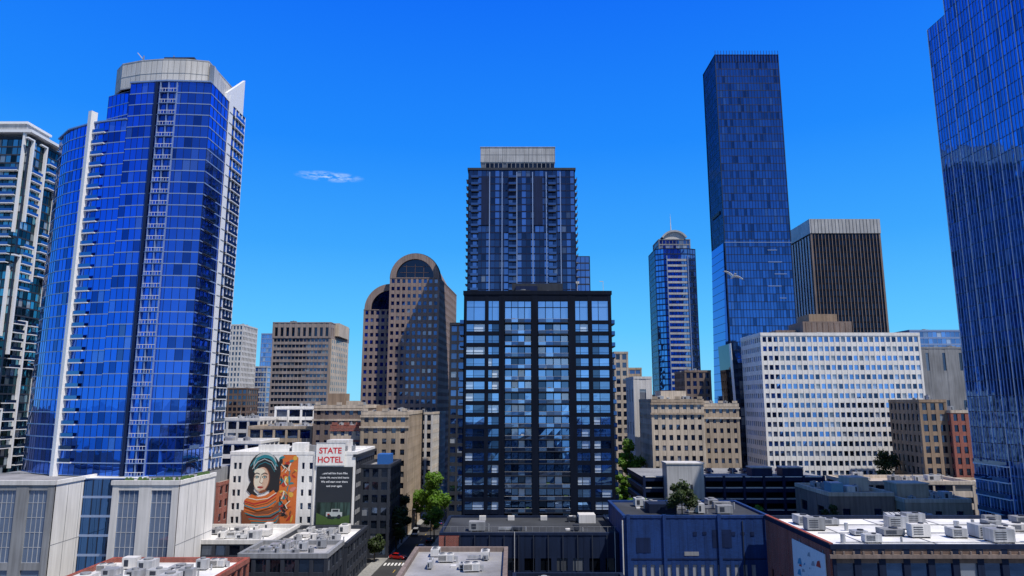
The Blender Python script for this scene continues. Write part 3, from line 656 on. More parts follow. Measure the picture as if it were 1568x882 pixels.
def garage():
    M=MB('parking_garage')
    x0,x1,y0,y1,z=38,91,205,232,20.6
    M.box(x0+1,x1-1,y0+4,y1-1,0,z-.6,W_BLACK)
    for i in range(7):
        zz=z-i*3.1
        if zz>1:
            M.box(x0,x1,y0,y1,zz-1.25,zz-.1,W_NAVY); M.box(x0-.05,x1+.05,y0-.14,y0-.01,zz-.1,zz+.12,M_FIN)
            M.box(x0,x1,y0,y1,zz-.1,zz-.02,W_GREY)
    for k in range(10):
        x=x0+.4+k*(x1-x0-.8)/9; M.box(x-.35,x+.35,y0-.35,y0+.5,0,z+.3,W_NAVY)
    M.box(44,54.5,200,206,0,24.6,W_LGREY); M.box(43.8,54.7,199.8,206.2,24.6,25,W_OFF); M.box(50.6,51.2,199.86,199.99,10,19,W_DGREY); M.box(51.2,53.4,199.86,199.99,14,15,W_DGREY)
    for x in (70,79): M.box(x,x+6,205.5,210,z,z+2.4,W_NAVY); M.box(x-.1,x+6.1,205.4,210.1,z+2.4,z+2.7,W_LGREY)
    for k in range(5): M.cyl(60+k*6.5,212,z,z+1.8,.08,W_OFF,6)
    for k in range(9):
        x=57+k*3.6+U(-.3,.3)
        if k in (2,5): continue
        m=random.choice([W_OFF,W_DGREY,W_NAVY,W_LGREY,W_BRICK])
        M.hexa([(x-.9,214,z+.3),(x+.9,214,z+.3),(x+.9,218.4,z+.3),(x-.9,218.4,z+.3)],[(x-.85,214.1,z+.95),(x+.85,214.1,z+.95),(x+.85,218.3,z+.95),(x-.85,218.3,z+.95)],m)
        M.hexa([(x-.8,215,z+.95),(x+.8,215,z+.95),(x+.8,217.9,z+.95),(x-.8,217.9,z+.95)],[(x-.65,215.7,z+1.5),(x+.65,215.7,z+1.5),(x+.65,217.4,z+1.5),(x-.65,217.4,z+1.5)],G_DARK)
    M.done()
garage()
M=MB('red_sign_board'); sr=plain('red_sign',(.75,.02,.04),.5)
M.box(46.4,49.5,197.6,197.8,12.2,14.9,sr); M.box(47.1,48.8,197.5,197.6,13,13.8,PAINT); M.box(46.7,46.85,197.8,197.95,0,12.4,W_GREY); M.box(49,49.15,197.8,197.95,0,12.4,W_GREY); M.done()

M=MB('slate_podium_building')
facade(M,(-15.5,156),(23.2,156),0,13.4,uni(38.7,11,1.2),[(1,4.2),(6,8.6)],G_DARK,W_SLATE,.25,W_SLATE,.22)
facade(M,(23.2,156),(23.2,178.5),0,13.4,uni(22.5,6,1.4),[(1,4.2),(6,8.6)],G_DARK,W_SLATE,.25,W_SLATE,.22)
facade(M,(-15.5,178.5),(-15.5,156),0,13.4,uni(22.5,6,1.4),[(1,4.2),(6,8.6)],G_WIN,W_BRICK,.25,W_BRICK,.22)
roofing(M,rect(-15.5,23.2,156,178.5),13.4,R_DARK,W_SLATE,.5,.3,4,[W_DGREY,W_GREY])
M.box(-15.9,-11.5,155.6,155.74,9,13.3,W_BRICK)
for k in range(26): M.box(-15+k*1.5,-14.94+k*1.5,156.6,156.66,13.9,15,W_GREY)
M.box(-15.2,23,156.6,156.66,15,15.06,W_GREY)
for k in range(12): M.box(-14.6+k*3.2,-14.45+k*3.2,155.4,155.58,.5,13.4,W_DGREY)
M.box(16,20,170,174,13.5,15.4,W_OFF)
for x in (0.5,22.3): M.box(x,x+.12,155.3,155.4,4,14.2,W_OFF)
for x in (-8,-1,7,14): M.box(x,x+1.6,174,175.2,13.5,14.5,W_OFF); 
M.done()
M=MB('blue_painted_building')
x0,x1,y0,y1,z=23.6,54,150,172,18
facade(M,(x0,y0),(x1,y0),0,z,[(1.8+k*1.75,2.7+k*1.75) for k in range(15)],[(4.6,8.6)],G_WIN,W_BLUEB,.25,W_BLUEB,.22,colf=lambda i,j:(.8,.9,0))
for a,b in (((x1,y0),(x1,y1)),((x1,y1),(x0,y1)),((x0,y1),(x0,y0))):
    facade(M,a,b,0,z,uni(math.hypot(b[0]-a[0],b[1]-a[1]),6,3),[(3,5),(9,11)],G_WIN,W_BLUEB,.25,W_BLUEB,.22)
roofing(M,rect(x0,x1,y0,y1),z,R_DARK,W_BLUEB,.5,.3,9)
for x in (24.4,32,43.5,53.4): M.box(x-.35,x+.35,y0-.6,y0-.26,0,z+.7,W_BLUEB)
M.box(42,46,y0-.3,y0-.255,12,15.6,W_NAVY); M.box(26,29,y0-.3,y0-.255,11,14,W_NAVY); M.box(36,39,y0-.3,y0-.255,10.4,11.2,W_GREY)
M.box(24,53,y0-.32,y0-.255,9.6,9.9,W_NAVY)
M.cyl(23.2,149.7,0,17.5,.14,W_OFF,8); M.cyl(48.4,149.6,6,17.5,.1,W_DGREY,8)
M.box(30,36,155,160,18,20,W_SLATE)
for k in range(7): M.box(38+k*2,38.8+k*2,y0-.33,y0-.24,14.4+.2*(k%2),15.2,W_NAVY)
M.done()

def corner_building():
    M=MB('white_roof_warehouse')
    x0,x1,y0,y1,z=52.6,109,118,147,18.2
    facade(M,(x0,y0),(x1,y0),0,z,uni(x1-x0,14,1.1),[(1,4.5),(6.5,9.3),(12.6,16.0)],G_NAVY,W_SLATE,.35,W_BROWN,.3)
    facade(M,(x0,y1),(x0,y0),0,z,uni(29,6,3.2),[(1,4),(7,9)],G_WIN,W_BRICK,.3,W_BRICK,.25)
    facade(M,(x1,y0),(x1,y1),0,z,uni(29,8,1.8),[(1,4),(7,9.4),(12,15)],G_WIN,W_SLATE,.3,W_SLATE,.25)
    facade(M,(x1,y1),(x0,y1),0,z,uni(x1-x0,14,1.8),[(1,4),(7,9.4),(12,15)],G_WIN,W_BRICK,.3,W_BRICK,.25)
    roofing(M,rect(x0,x1,y0,y1),z,R_WHITE,W_SLATE,.7,.35,0)
    M.box(x0-.3,x0+.34,y0,y1,z+.72,z+.9,W_BRICK)
    M.box(x0-.6,x1+.6,y0-.75,y0-.45,z-1.4,z-.8,W_BROWN2)
    for k in range(int((x1-x0)/1.6)): M.box(x0+k*1.6,x0+.3+k*1.6,y0-.7,y0-.46,z-.8,z-.3,W_BROWN2)
    for k in range(4): M.box(60+k*12,60.15+k*12,119,146,z+.06,z+.14,R_GREY)
    for k in range(3): M.box(56,108,122+k*8.5,122.15+k*8.5,z+.16,z+.3,W_GREY)
    cells=[(57+a*5.4+U(-1,1),122+b*6.2+U(-1.2,1.2)) for a in range(10) for b in range(4)]
    random.shuffle(cells)
    for (x,y) in cells[:30]:
        w,d,h=U(.5,2.0),U(.5,1.6),U(.6,2.2)
        if R()<.22:
            M.cyl(x,y,z+.05,z+U(.8,2),U(.15,.5),W_METAL,12); continue
        mt=random.choice([W_OFF,W_LGREY,W_METAL,W_GREY])
        M.box(x-w,x+w,y-d,y+d,z+.31,z+.31+h,mt)
        M.box(x-w*.9,x-w*.7,y-d,y+d,z+.06,z+.31,W_DGREY); M.box(x+w*.7,x+w*.9,y-d,y+d,z+.06,z+.31,W_DGREY)
        for q in range(4): M.box(x-w*.8,x+w*.2,y-d-.04,y-d,z+.4+h*(.15+.18*q),z+.4+h*(.22+.18*q),W_DGREY)
        if w>1: M.cyl(x+w*.3,y,z+.31+h,z+.5+h,min(w,d)*.5,W_DGREY,14)
    for x,y in ((78,141),(98,129)):
        M.hexa([(x-3,y-2.5,z+.1),(x+3,y-2.5,z+.1),(x+3,y+2.5,z+.1),(x-3,y+2.5,z+.1)],[(x-3,y-2.5,z+.5),(x+3,y-2.5,z+.5),(x+3,y+2.5,z+1.9),(x-3,y+2.5,z+1.9)],W_LGREY)
        for k in range(7): M.hexa([(x-3+k*.97,y-2.5,z+.5),(x-2.9+k*.97,y-2.5,z+.5),(x-2.9+k*.97,y+2.5,z+1.9),(x-3+k*.97,y+2.5,z+1.9)],[(x-3+k*.97,y-2.5,z+.62),(x-2.9+k*.97,y-2.5,z+.62),(x-2.9+k*.97,y+2.5,z+2.02),(x-3+k*.97,y+2.5,z+2.02)],W_GREY)
    M.done()
    M=MB('painted_billboard'); bw=plain('billboard_white',(.7,.75,.78),.6); bb=plain('billboard_blue',(.05,.3,.5),.6); br=plain('billboard_red',(.5,.06,.04),.6); bg_=plain('billboard_grey',(.3,.35,.4))
    M.box(52.05,52.2,119.5,133,9.5,17.0,bw)
    for k in range(26):
        y=U(121,131); zz=U(10.5,16); s=U(.3,1.0)
        M.face([(52.04-k*.002,y+s,zz-s*.6),(52.04-k*.002,y-s,zz-s*U(.2,.6)),(52.04-k*.002,y-s*.6,zz+s*.7),(52.04-k*.002,y+s*.4,zz+s*.4)],random.choice([bb,bb,bg_,br,bw]))
    for y in (120.5,130): M.box(52.2,52.3,y-.1,y+.1,10,17.5,W_GREY)
    M.done()
corner_building()
M=tower('brown_flat_roof_building',rect(79,94.5,176,196),19,fh=9,bw=8,w=W_BROWN2,pier=6,sill=4,head=3,roof=R_TAN,clutter=9,cop=W_TANL,finish=False)
M.box(80,83,177,181,19.1,22,TEAL); M.box(84,86,177,180,19.1,21.2,W_OFF); M.box(88,93,184,190,19.1,22.6,W_TANL); M.done()
M=tower('brown_flat_roof_building',rect(95.5,111,172,190),18,fh=9,bw=6,w=W_BEIGE,pier=4,sill=4,head=2,roof=R_TAN,clutter=9,cop=W_TANL,finish=False)
M.box(97,105,178,184,18.1,21.6,W_BEIGE); M.box(96.8,105.2,177.8,184.2,21.6,21.9,W_TANL); M.done()
tower('grey_service_building',rect(80,100,154,167),14.5,fh=4,bw=3.5,w=W_LGREY,pier=2,sill=1.2,roof=R_WHITE,clutter=9)
tower('concrete_garage_building',rect(95,128,196,212),19.5,fh=3.4,bw=6,w=W_TANL,g=G_DARK,pier=.6,sill=1.4,head=.2,roof=R_TAN,clutter=7)

# ------------------------------------------------------------------ foreground roofs
tower('flat_roof_shop_building',rect(-77.5,-55,163,183),10.2,fh=3.6,bw=3.2,w=W_DGREY,roof=R_WHITE,clutter=11,cop=W_OFF,cm=[W_LGREY,W_METAL,W_OFF])
tower('flat_roof_shop_building',rect(-54.6,-38,164,186),9.4,fh=3.6,bw=3.2,w=W_DGREY,roof=R_WHITE,clutter=11,cop=W_DGREY,cm=[W_LGREY,W_METAL,W_OFF])
tower('grey_brick_building',rect(-55,-37.5,145,158),11,fh=3.6,bw=3,w=W_DGREY,roof=R_GREY,clutter=9,cop=W_GREY)
tower('brick_parapet_building',rect(-78,-52,118,141),11,fh=3.6,bw=3,w=W_BRICK,roof=R_WHITE,clutter=12,cop=W_BRICK,cm=[W_LGREY,W_OFF,W_METAL])
tower('grey_roof_building',rect(-18.5,-1.2,112,140),13.2,fh=3.8,bw=3,w=W_BRICK,roof=R_GREY,clutter=3,cop=W_BROWN2)
tower('parapet_shop_building',rect(0.5,22,120,146),7,fh=3.4,bw=3,w=W_SLATE,roof=R_DARK,clutter=4)
def hvac():
    M=MB('rooftop_air_conditioner')
    M.box(-1.4,1.4,-.8,.8,.25,1.4,W_OFF); M.box(-1.3,-1.1,-.7,.7,0,.25,W_GREY); M.box(1.1,1.3,-.7,.7,0,.25,W_GREY)
    for x in (-.7,.7): M.cyl(x,0,1.4,1.6,.55,W_LGREY,16); M.cyl(x,0,1.6,1.62,.44,W_DGREY,16)
    for k in range(7): M.box(-1.3+k*.2,-1.2+k*.2,-.83,-.8,.45,1.25,W_DGREY)
    M.box(.3,1.2,-.82,-.8,.4,1.3,W_LGREY); M.box(1.4,2.1,-.3,.3,.5,1.0,W_METAL); M.box(1.8,2.1,-.3,.3,0,.5,W_METAL)
    return M.done()
h0=hvac(); spots=[(-12,131,13.25,0),(-5,134,13.25,1.57),(-7,124,13.25,.1),(-14.5,136,13.25,1.57),(-70,136,11.05,0),(-60,130,11.05,1.57),(-47,172,9.45,0),(-66,170,10.25,.1),(40,156,18.05,0),(-75,133,11.05,0),(-56,137,11.05,0)]
for i,(x,y,z,r) in enumerate(spots):
    o=h0 if i==0 else h0.copy()
    if i: scene.collection.objects.link(o)
    o.location=(x,y,z); o.rotation_euler=(0,0,r)

# ------------------------------------------------------------------ filler city and buildings behind the viewpoint
x=-420
while x<430:
    w=U(18,38); h=U(30,46)
    tower('distant_office_building',rect(x,x+w,560+U(-5,40),640),h,fh=3.8,bw=4,w=random.choice([W_TAN,W_BEIGE,W_GREY,W_OFF,W_BROWN2]),pier=1.8,clutter=2,g=random.choice([G_WIN,G_NAVY]))
    x+=w+U(2,10)
for (a,b,c,d,h) in ((-240,-190,300,330,40),(-170,-140,300,330,36),(-160,-120,255,280,30),(60,92,360,380,45),(240,280,300,330,52),(165,190,240,262,36)):
    tower('city_block_building',rect(a,b,c,d),h,fh=3.6,bw=3.5,w=random.choice([W_TAN,W_BEIGE,W_GREY]),pier=1.5,clutter=3)
for (a,b,c,d,h,w_,g_) in ((-190,-150,-60,-30,22,W_BEIGE,G_WIN),(-140,-105,-80,-45,30,W_OFF,G_WIN),(-95,-60,-70,-40,20,W_BRICK,G_WIN),(-50,-15,-90,-50,28,W_GREY,G_WIN),(-5,30,-75,-45,22,W_TAN,G_WIN),(40,75,-100,-60,30,W_OFF,G_NAVY),(90,130,-70,-40,20,W_BEIGE,G_WIN),(140,190,-120,-80,28,W_GREY,G_WIN)):
    tower('harbour_side_building',rect(a,b,c,d),h,fh=3.6,bw=3.5,w=w_,g=g_,pier=1.5,clutter=3)

# ------------------------------------------------------------------ ground, water and street
M=MB('ground'); M.face([(-6000,-180,0),(6000,-180,0),(6000,9000,0),(-6000,9000,0)],wall('city_ground',(.1,.1,.1),var=.4)); M.done()
wm_,nt_,b_=newmat('bay_water'); b_.inputs['Base Color'].default_value=(.01,.06,.11,1); b_.inputs['Roughness'].default_value=.12; b_.inputs['Specular IOR Level'].default_value=.7
nn_=nt_.nodes.new('ShaderNodeTexNoise'); bp_=nt_.nodes.new('ShaderNodeBump'); bp_.inputs['Strength'].default_value=.4
tc_=nt_.nodes.new('ShaderNodeTexCoord'); nn_.inputs['Scale'].default_value=.15; nt_.links.new(tc_.outputs['Object'],nn_.inputs['Vector']); nt_.links.new(nn_.outputs[0],bp_.inputs['Height']); nt_.links.new(bp_.outputs[0],b_.inputs['Normal'])
M=MB('water'); M.face([(-6000,-9000,-1),(6000,-9000,-1),(6000,-179,-1),(-6000,-179,-1)],wm_); M.done()
cx=lambda y:-29.5+(y-187)*.04
M=MB('street_road'); M.face([(cx(40)-4.6,40,.004),(cx(40)+4.6,40,.004),(cx(800)+4.6,800,.004),(cx(800)-4.6,800,.004)],ROADM)
for k in range(60):
    y=60+k*8; M.face([(cx(y)-.08,y,.008),(cx(y)+.08,y,.008),(cx(y+3)+.08,y+3,.008),(cx(y+3)-.08,y+3,.008)],YEL)
for k in range(9):
    x=cx(189)-4.2+k*.95; M.face([(x,187.5,.009),(x+.5,187.5,.009),(x+.5,190.5,.009),(x,190.5,.009)],PAINT)
M.done()
M=MB('sidewalk')
for s in (-1,1):
    a,b=sorted((s*4.6,s*8.)); M.hexa([(cx(40)+a,40,0),(cx(40)+b,40,0),(cx(800)+b,800,0),(cx(800)+a,800,0)],[(cx(40)+a,40,.14),(cx(40)+b,40,.14),(cx(800)+b,800,.14),(cx(800)+a,800,.14)],PAVE)
M.done()

# ------------------------------------------------------------------ trees
def leafmat(name,c):
    m,nt,b=newmat(name); N=nt.nodes; L=nt.links
    at=N.new('ShaderNodeAttribute'); at.attribute_name='pane'; sp=N.new('ShaderNodeSeparateColor'); L.new(at.outputs['Color'],sp.inputs[0])
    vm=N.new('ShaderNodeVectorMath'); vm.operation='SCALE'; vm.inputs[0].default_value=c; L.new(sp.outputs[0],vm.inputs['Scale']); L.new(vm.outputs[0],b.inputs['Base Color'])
    b.inputs['Roughness'].default_value=.6
    tr=N.new('ShaderNodeBsdfTranslucent'); vm2=N.new('ShaderNodeVectorMath'); vm2.operation='MULTIPLY'; L.new(vm.outputs[0],vm2.inputs[0]); vm2.inputs[1].default_value=(1.6,1.7,.6); L.new(vm2.outputs[0],tr.inputs[0])
    ms=N.new('ShaderNodeMixShader'); ms.inputs[0].default_value=.45; L.new(b.outputs[0],ms.inputs[1]); L.new(tr.outputs[0],ms.inputs[2]); L.new(ms.outputs[0],N['Material Output'].inputs[0])
    return m
LEAF=leafmat('leaves_bright',(.11,.22,.02)); LEAFD=leafmat('leaves_dark',(.035,.06,.015)); BARK=wall('bark',(.1,.075,.05),var=.4)
def limb(M,a,b,r0,r1):
    a,b=Vector(a),Vector(b); d=(b-a).normalized(); u=d.orthogonal().normalized(); v=d.cross(u)
    k=len(M.v); n=7
    for p,r in ((a,r0),(b,r1)):
        for i in range(n):
            t=2*math.pi*i/n; q=p+u*r*math.cos(t)+v*r*math.sin(t); M.v.append(tuple(q))
    for i in range(n): j=(i+1)%n; M.f.append((k+i,k+j,k+n+j,k+n+i)); M.m.append(M.mi(BARK)); M.c.append(DEF)
def tree(name,x,y,h,r,leaf,z=0,n=3600,ls=.34):
    M=MB(name)
    th=h*.36; top=Vector((U(-.3,.3),U(-.3,.3),th)); limb(M,(0,0,0),top,.3*h/14,.2*h/14)
    cl=[]
    for k in range(15):
        a=U(0,6.28); zz=U(.38,.98)*h; f=math.sin(min(1,(zz/h-.25)/.75)*math.pi*.86+.25); rr=r*max(.2,f)*U(.35,.85)
        c=Vector((math.cos(a)*rr,math.sin(a)*rr,zz*.96)); limb(M,top+Vector((0,0,U(-th*.2,h*.2))),c,.1*h/14,.03)
        cl.append((c,r*U(.24,.42)))
    cl.append((Vector((0,0,h*.66)),r*.5))
    for k in range(n):
        c,cr=random.choice(cl); d=Vector((random.gauss(0,1),random.gauss(0,1),random.gauss(0,.8))); d=d.normalized()*cr*(R()**.4)*U(.8,1.15)
        p=c+d; s=ls*U(.6,1.3); nrm=(d.normalized()+Vector((U(-1,1),U(-1,1),U(-.2,1))))
        nrm.normalize(); u=nrm.orthogonal().normalized()*s; v=nrm.cross(u).normalized()*s*.7
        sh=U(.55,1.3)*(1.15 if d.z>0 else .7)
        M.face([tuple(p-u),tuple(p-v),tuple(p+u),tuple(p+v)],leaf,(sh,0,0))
    o=M.done(); o.location=(x,y,z); o.rotation_euler=(0,0,U(0,6)); return o
tree('street_tree',-26.6,236,18.5,6.2,LEAF,n=6500,ls=.42)
tree('street_tree',-33.4,216,14,4.2,LEAFD)
tree('street_tree',-32.8,203,12,3.8,LEAFD)
tree('street_tree',-32.6,242,14,3.6,LEAF)
tree('street_tree',-20.5,262,15,4,LEAF)
tree('street_tree',-23.6,217,11,3.4,LEAF,n=2600)
tree('street_tree',-36.6,191,8,2.6,LEAFD,n=2200)
tree('street_tree',-18.5,305,13,4,LEAF)
tree('street_tree',42.5,250,31,5.5,LEAF,n=5500,ls=.45)
tree('street_tree',36.5,236,20,4,LEAF,n=3500,ls=.45)
tree('street_tree',68,196,14,2.4,LEAF,n=1800)
tree('street_tree',78,174,18,3,LEAFD,n=2600)
tree('street_tree',57,197,14.5,2.2,LEAF,n=1500)
tree('street_tree',131,246,26,6,LEAFD,n=4500)
tree('rooftop_tree',36.4,152,7,3.6,LEAFD,z=18,n=4200,ls=.26)
for x,y,rr,m_,h_ in ((27.5,181,2.6,LEAF,16),(30.5,184,3,LEAF,18.5),(34,187,3,LEAF,18),(29,176,2,LEAFD,15),(38,190,2.6,LEAF,17),(28,190,2.4,LEAF,20)):
    tree('terrace_shrub',x,y,h_,rr,m_,n=2000)

# ------------------------------------------------------------------ vehicles
def car(name,x,y,ang,col,van=False):
    M=MB(name); body=plain('car_paint_'+name,col,.25,.3); gl=G_DARK; ty=plain('tyre',(.02,.02,.02),.9)
    W=.9
    prof=[(-2.2,.35),(-2.25,.8),(-2.1,1.0),(-1.3,1.05),(1.0,1.0),(2.0,.85),(2.2,.65),(2.2,.35)]
    for s in (-1,1):
        M.face([(u,s*W,z) for u,z in (prof if s<0 else prof[::-1])],body)
    for i in range(len(prof)):
        a,b=prof[i],prof[(i+1)%len(prof)]
        M.face([(a[0],-W,a[1]),(a[0],W,a[1]),(b[0],W,b[1]),(b[0],-W,b[1])],body)
    r0,r1=(-1.6,-1.2) if not van else (-2.15,-2.0); f0,f1=(1.0,.3) if not van else (1.5,.9); zt=1.5 if not van else 2.0
    M.hexa([(r0,-.84,1.02),(f0,-.84,1.0),(f0,.84,1.0),(r0,.84,1.02)],[(r1,-.68,zt),(f1,-.68,zt),(f1,.68,zt),(r1,.68,zt)],gl)
    M.hexa([(r1,-.7,zt),(f1,-.7,zt),(f1,.7,zt),(r1,.7,zt)],[(r1+.1,-.62,zt+.06),(f1-.1,-.62,zt+.06),(f1-.1,.62,zt+.06),(r1+.1,.62,zt+.06)],body)
    for u in (-1.35,1.35):
        for s in (-1,1):
            k=len(M.v); n=14
            for w in (s*.94,s*.7):
                for i in range(n): t=2*math.pi*i/n; M.v.append((u+.33*math.cos(t),w,.33+.33*math.sin(t)))
            for i in range(n): j=(i+1)%n; M.f.append((k+i,k+j,k+n+j,k+n+i)); M.m.append(M.mi(ty)); M.c.append(DEF)
            M.f.append(tuple(k+i for i in range(n))); M.m.append(M.mi(ty)); M.c.append(DEF)
    for s in (-.65,.65): M.box(2.18,2.24,s-.2,s+.2,.62,.8,PAINT); M.box(-2.27,-2.2,s-.18,s+.18,.7,.9,sr)
    o=M.done(); o.location=(x,y,.01); o.rotation_euler=(0,0,ang); return o
car('red_car',cx(194)-1.8,195,math.radians(-20),(.5,.02,.02))
car('white_car',cx(205)+2.6,207,math.radians(88),(.75,.75,.75))
car('black_car',cx(218)+3.2,218,math.radians(88),(.02,.02,.025))
car('silver_van',cx(228)-3.2,229,math.radians(-92),(.5,.52,.55),True)
car('blue_car',cx(246)+2.2,248,math.radians(88),(.04,.08,.25))
car('white_van',cx(265)-2.2,268,math.radians(-92),(.7,.7,.7),True)
def lamp(x,y,s):
    M=MB('street_lamp'); M.cyl(0,0,.1,8,.11,W_DGREY,8,.07); M.cyl(0,0,.1,.6,.2,W_DGREY,8,.14)
    M.hexa([(0,-.05,7.7),(.1,-.05,7.6),(.1,.05,7.6),(0,.05,7.7)],[(s*1.8,-.05,8.3),(s*1.8+.1,-.05,8.2),(s*1.8+.1,.05,8.2),(s*1.8,.05,8.3)],W_DGREY)
    M.box(min(s*1.6,s*2.4),max(s*1.6,s*2.4),-.15,.15,8.18,8.34,W_GREY); o=M.done(); o.location=(x,y,.14)
for y in (200,226,256,290): lamp(cx(y)-5.2,y,1); lamp(cx(y)+5.2,y+8,-1)

# ------------------------------------------------------------------ seagull
def gull():
    M=MB('seagull'); wm=plain('gull_white',(.85,.85,.85),.7); gm=plain('gull_grey',(.6,.62,.65),.7); bk=plain('gull_black',(.03,.03,.03)); ye=plain('gull_beak',(.7,.4,.05))
    rings=[(-.30,.01,.0),(-.2,.045,.0),(-.08,.07,-.01),(.05,.075,-.01),(.15,.055,.01),(.2,.045,.03),(.25,.045,.035),(.29,.025,.03)]
    n=10;k=len(M.v)
    for x,r,z in rings:
        for i in range(n): t=2*math.pi*i/n; M.v.append((x,r*math.cos(t),z+r*math.sin(t)))
    for a in range(len(rings)-1):
        for i in range(n): j=(i+1)%n; M.f.append((k+a*n+i,k+a*n+j,k+(a+1)*n+j,k+(a+1)*n+i)); M.m.append(M.mi(wm)); M.c.append(DEF)
    M.hexa([(.28,-.012,.015),(.35,-.004,.012),(.35,.004,.012),(.28,.012,.015)],[(.28,-.012,.04),(.35,-.004,.02),(.35,.004,.02),(.28,.012,.04)],ye)
    M.hexa([(-.42,-.09,-.005),(-.22,-.03,-.005),(-.22,.03,-.005),(-.42,.09,-.005)],[(-.42,-.09,.005),(-.22,-.03,.01),(-.22,.03,.01),(-.42,.09,.005)],wm)
    for s in (-1,1):
        st=[(.04,.10,-.10,.03),(.22,.15,-.07,.15),(.38,.17,-.02,.22),(.55,.1,-.05,.17),(.68,.0,-.08,.08),(.78,-.10,-.13,-.03)]
        for i in range(len(st)-1):
            a,b=st[i],st[i+1]; m=wm if i<4 else bk
            M.hexa([(a[2],s*a[0],a[3]),(a[1],s*a[0],a[3]),(b[1],s*b[0],b[3]),(b[2],s*b[0],b[3])],[(a[2],s*a[0],a[3]+.015),(a[1],s*a[0],a[3]+.02),(b[1],s*b[0],b[3]+.02),(b[2],s*b[0],b[3]+.015)],m)
    # banking toward the viewpoint so the upper wings show
    o=M.done(); o.location=(14.8,45,50.3); o.rotation_euler=(math.radians(25),math.radians(20),math.radians(100))
gull()

# ------------------------------------------------------------------ sun, sky, camera
el=math.radians(60); az=math.radians(40)
S=Vector((math.cos(el)*math.cos(az),-math.cos(el)*math.sin(az),math.sin(el)))
ld=bpy.data.lights.new('sun','SUN'); ld.energy=5.0; ld.angle=math.radians(.5); ld.color=(1,.93,.84)
lo=bpy.data.objects.new('sun',ld); scene.collection.objects.link(lo); lo.rotation_euler=(-S).to_track_quat('-Z','Y').to_euler()
w=bpy.data.worlds.new('World'); scene.world=w; w.use_nodes=True; nt=w.node_tree; N=nt.nodes; L=nt.links
bg=N['Background']; bg.inputs[1].default_value=.1
sk=N.new('ShaderNodeTexSky'); sk.sky_type='NISHITA'; sk.sun_disc=False; sk.sun_elevation=el; sk.sun_rotation=math.radians(90)+az
sk.air_density=1.0; sk.dust_density=.2; sk.ozone_density=3.0
tc=N.new('ShaderNodeTexCoord'); sx=N.new('ShaderNodeSeparateXYZ'); L.new(tc.outputs['Generated'],sx.inputs[0])
def ramp(stops):
    r=N.new('ShaderNodeValToRGB'); L.new(sx.outputs[2],r.inputs[0]); e=r.color_ramp.elements
    while len(e)<len(stops): e.new(.5)
    for q,(p,c) in zip(e,stops): q.position=p; q.color=(*c,1)
    return r
deep=ramp([(0,(.22,.70,1.0)),(.10,(.10,.56,1.0)),(.22,(.035,.38,1.0)),(.36,(.006,.25,1.0)),(.54,(.0,.155,.95)),(1,(.0,.08,.5))])
pale=ramp([(0,(.55,.76,.95)),(.10,(.36,.56,.82)),(.26,(.19,.31,.56)),(.46,(.11,.19,.4)),(1,(.08,.15,.34))])
dt=N.new('ShaderNodeVectorMath'); dt.operation='DOT_PRODUCT'; L.new(tc.outputs['Generated'],dt.inputs[0]); dt.inputs[1].default_value=Vector((.35,-.7,.6)).normalized()
fm=N.new('ShaderNodeMapRange'); fm.interpolation_type='SMOOTHSTEP'; fm.inputs[1].default_value=.15; fm.inputs[2].default_value=.75; L.new(dt.outputs['Value'],fm.inputs[0])
m0=N.new('ShaderNodeMix'); m0.data_type='RGBA'; L.new(fm.outputs[0],m0.inputs[0]); L.new(deep.outputs[0],m0.inputs[6]); L.new(pale.outputs[0],m0.inputs[7])
sc=N.new('ShaderNodeVectorMath'); sc.operation='SCALE'; sc.inputs['Scale'].default_value=10.3; L.new(m0.outputs[2],sc.inputs[0])
hs=N.new('ShaderNodeMix'); hs.data_type='RGBA'; hs.inputs[0].default_value=.93; L.new(sk.outputs[0],hs.inputs[6]); L.new(sc.outputs[0],hs.inputs[7])
mp=N.new('ShaderNodeMapping'); mp.vector_type='POINT'; mp.inputs['Location'].default_value=(.255*24,0,-.311*150); mp.inputs['Scale'].default_value=(24,0,150)
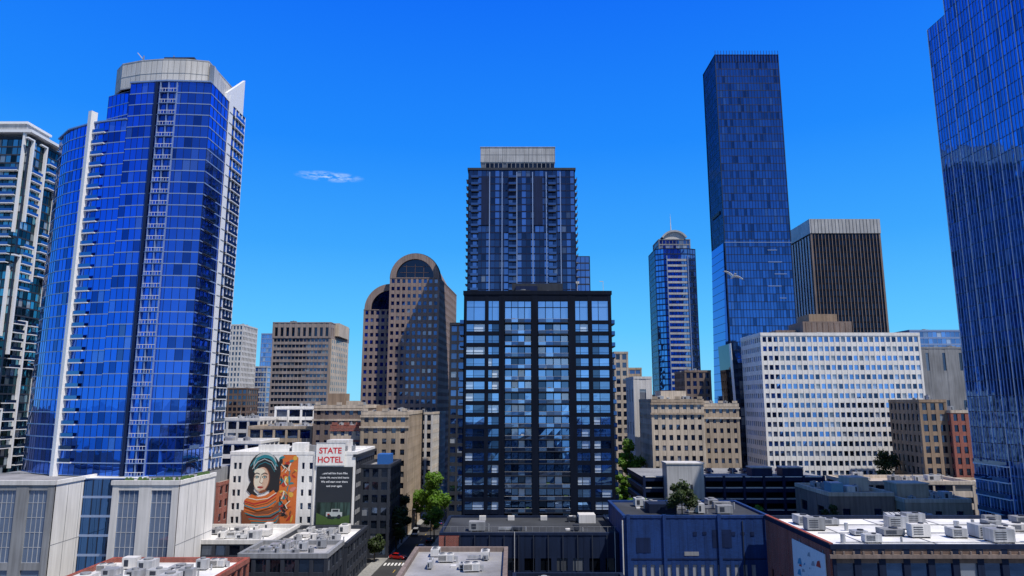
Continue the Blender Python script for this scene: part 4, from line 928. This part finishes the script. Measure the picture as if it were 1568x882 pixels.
L.new(tc.outputs['Generated'],mp.inputs['Vector'])
ln=N.new('ShaderNodeVectorMath'); ln.operation='LENGTH'; L.new(mp.outputs[0],ln.inputs[0])
mr=N.new('ShaderNodeMapRange'); mr.inputs[1].default_value=1.15; mr.inputs[2].default_value=.2; L.new(ln.outputs['Value'],mr.inputs[0])
nz=N.new('ShaderNodeTexNoise'); nz.inputs['Scale'].default_value=1.0; nz.inputs['Detail'].default_value=8; nz.inputs['Roughness'].default_value=.65
mp2=N.new('ShaderNodeMapping'); mp2.inputs['Scale'].default_value=(50,50,200); mp2.inputs['Rotation'].default_value=(0,math.radians(12),0); L.new(tc.outputs['Generated'],mp2.inputs['Vector']); L.new(mp2.outputs[0],nz.inputs['Vector'])
m1=N.new('ShaderNodeMapRange'); m1.inputs[1].default_value=.42; m1.inputs[2].default_value=.68; L.new(nz.outputs[0],m1.inputs[0])
mu=N.new('ShaderNodeMath'); mu.operation='MULTIPLY'; L.new(mr.outputs[0],mu.inputs[0]); L.new(m1.outputs[0],mu.inputs[1])
fr=N.new('ShaderNodeMath'); fr.operation='GREATER_THAN'; fr.inputs[1].default_value=0; L.new(sx.outputs[1],fr.inputs[0])
mu2=N.new('ShaderNodeMath'); mu2.operation='MULTIPLY'; mu2.use_clamp=True; L.new(mu.outputs[0],mu2.inputs[0]); L.new(fr.outputs[0],mu2.inputs[1])
mx=N.new('ShaderNodeMix'); mx.data_type='RGBA'; L.new(mu2.outputs[0],mx.inputs[0]); L.new(hs.outputs[2],mx.inputs[6]); mx.inputs[7].default_value=(8,9.5,10,1)
L.new(mx.outputs[2],bg.inputs[0])
cam=bpy.data.cameras.new('camera'); co=bpy.data.objects.new('camera',cam); scene.collection.objects.link(co)
co.location=(0,0,42); co.rotation_euler=(math.radians(99.5),0,0); cam.lens=24; cam.sensor_width=36; cam.clip_end=20000; cam.clip_start=.5
scene.camera=co
scene.view_settings.view_transform='Standard'; scene.view_settings.look='None'; scene.view_settings.exposure=0
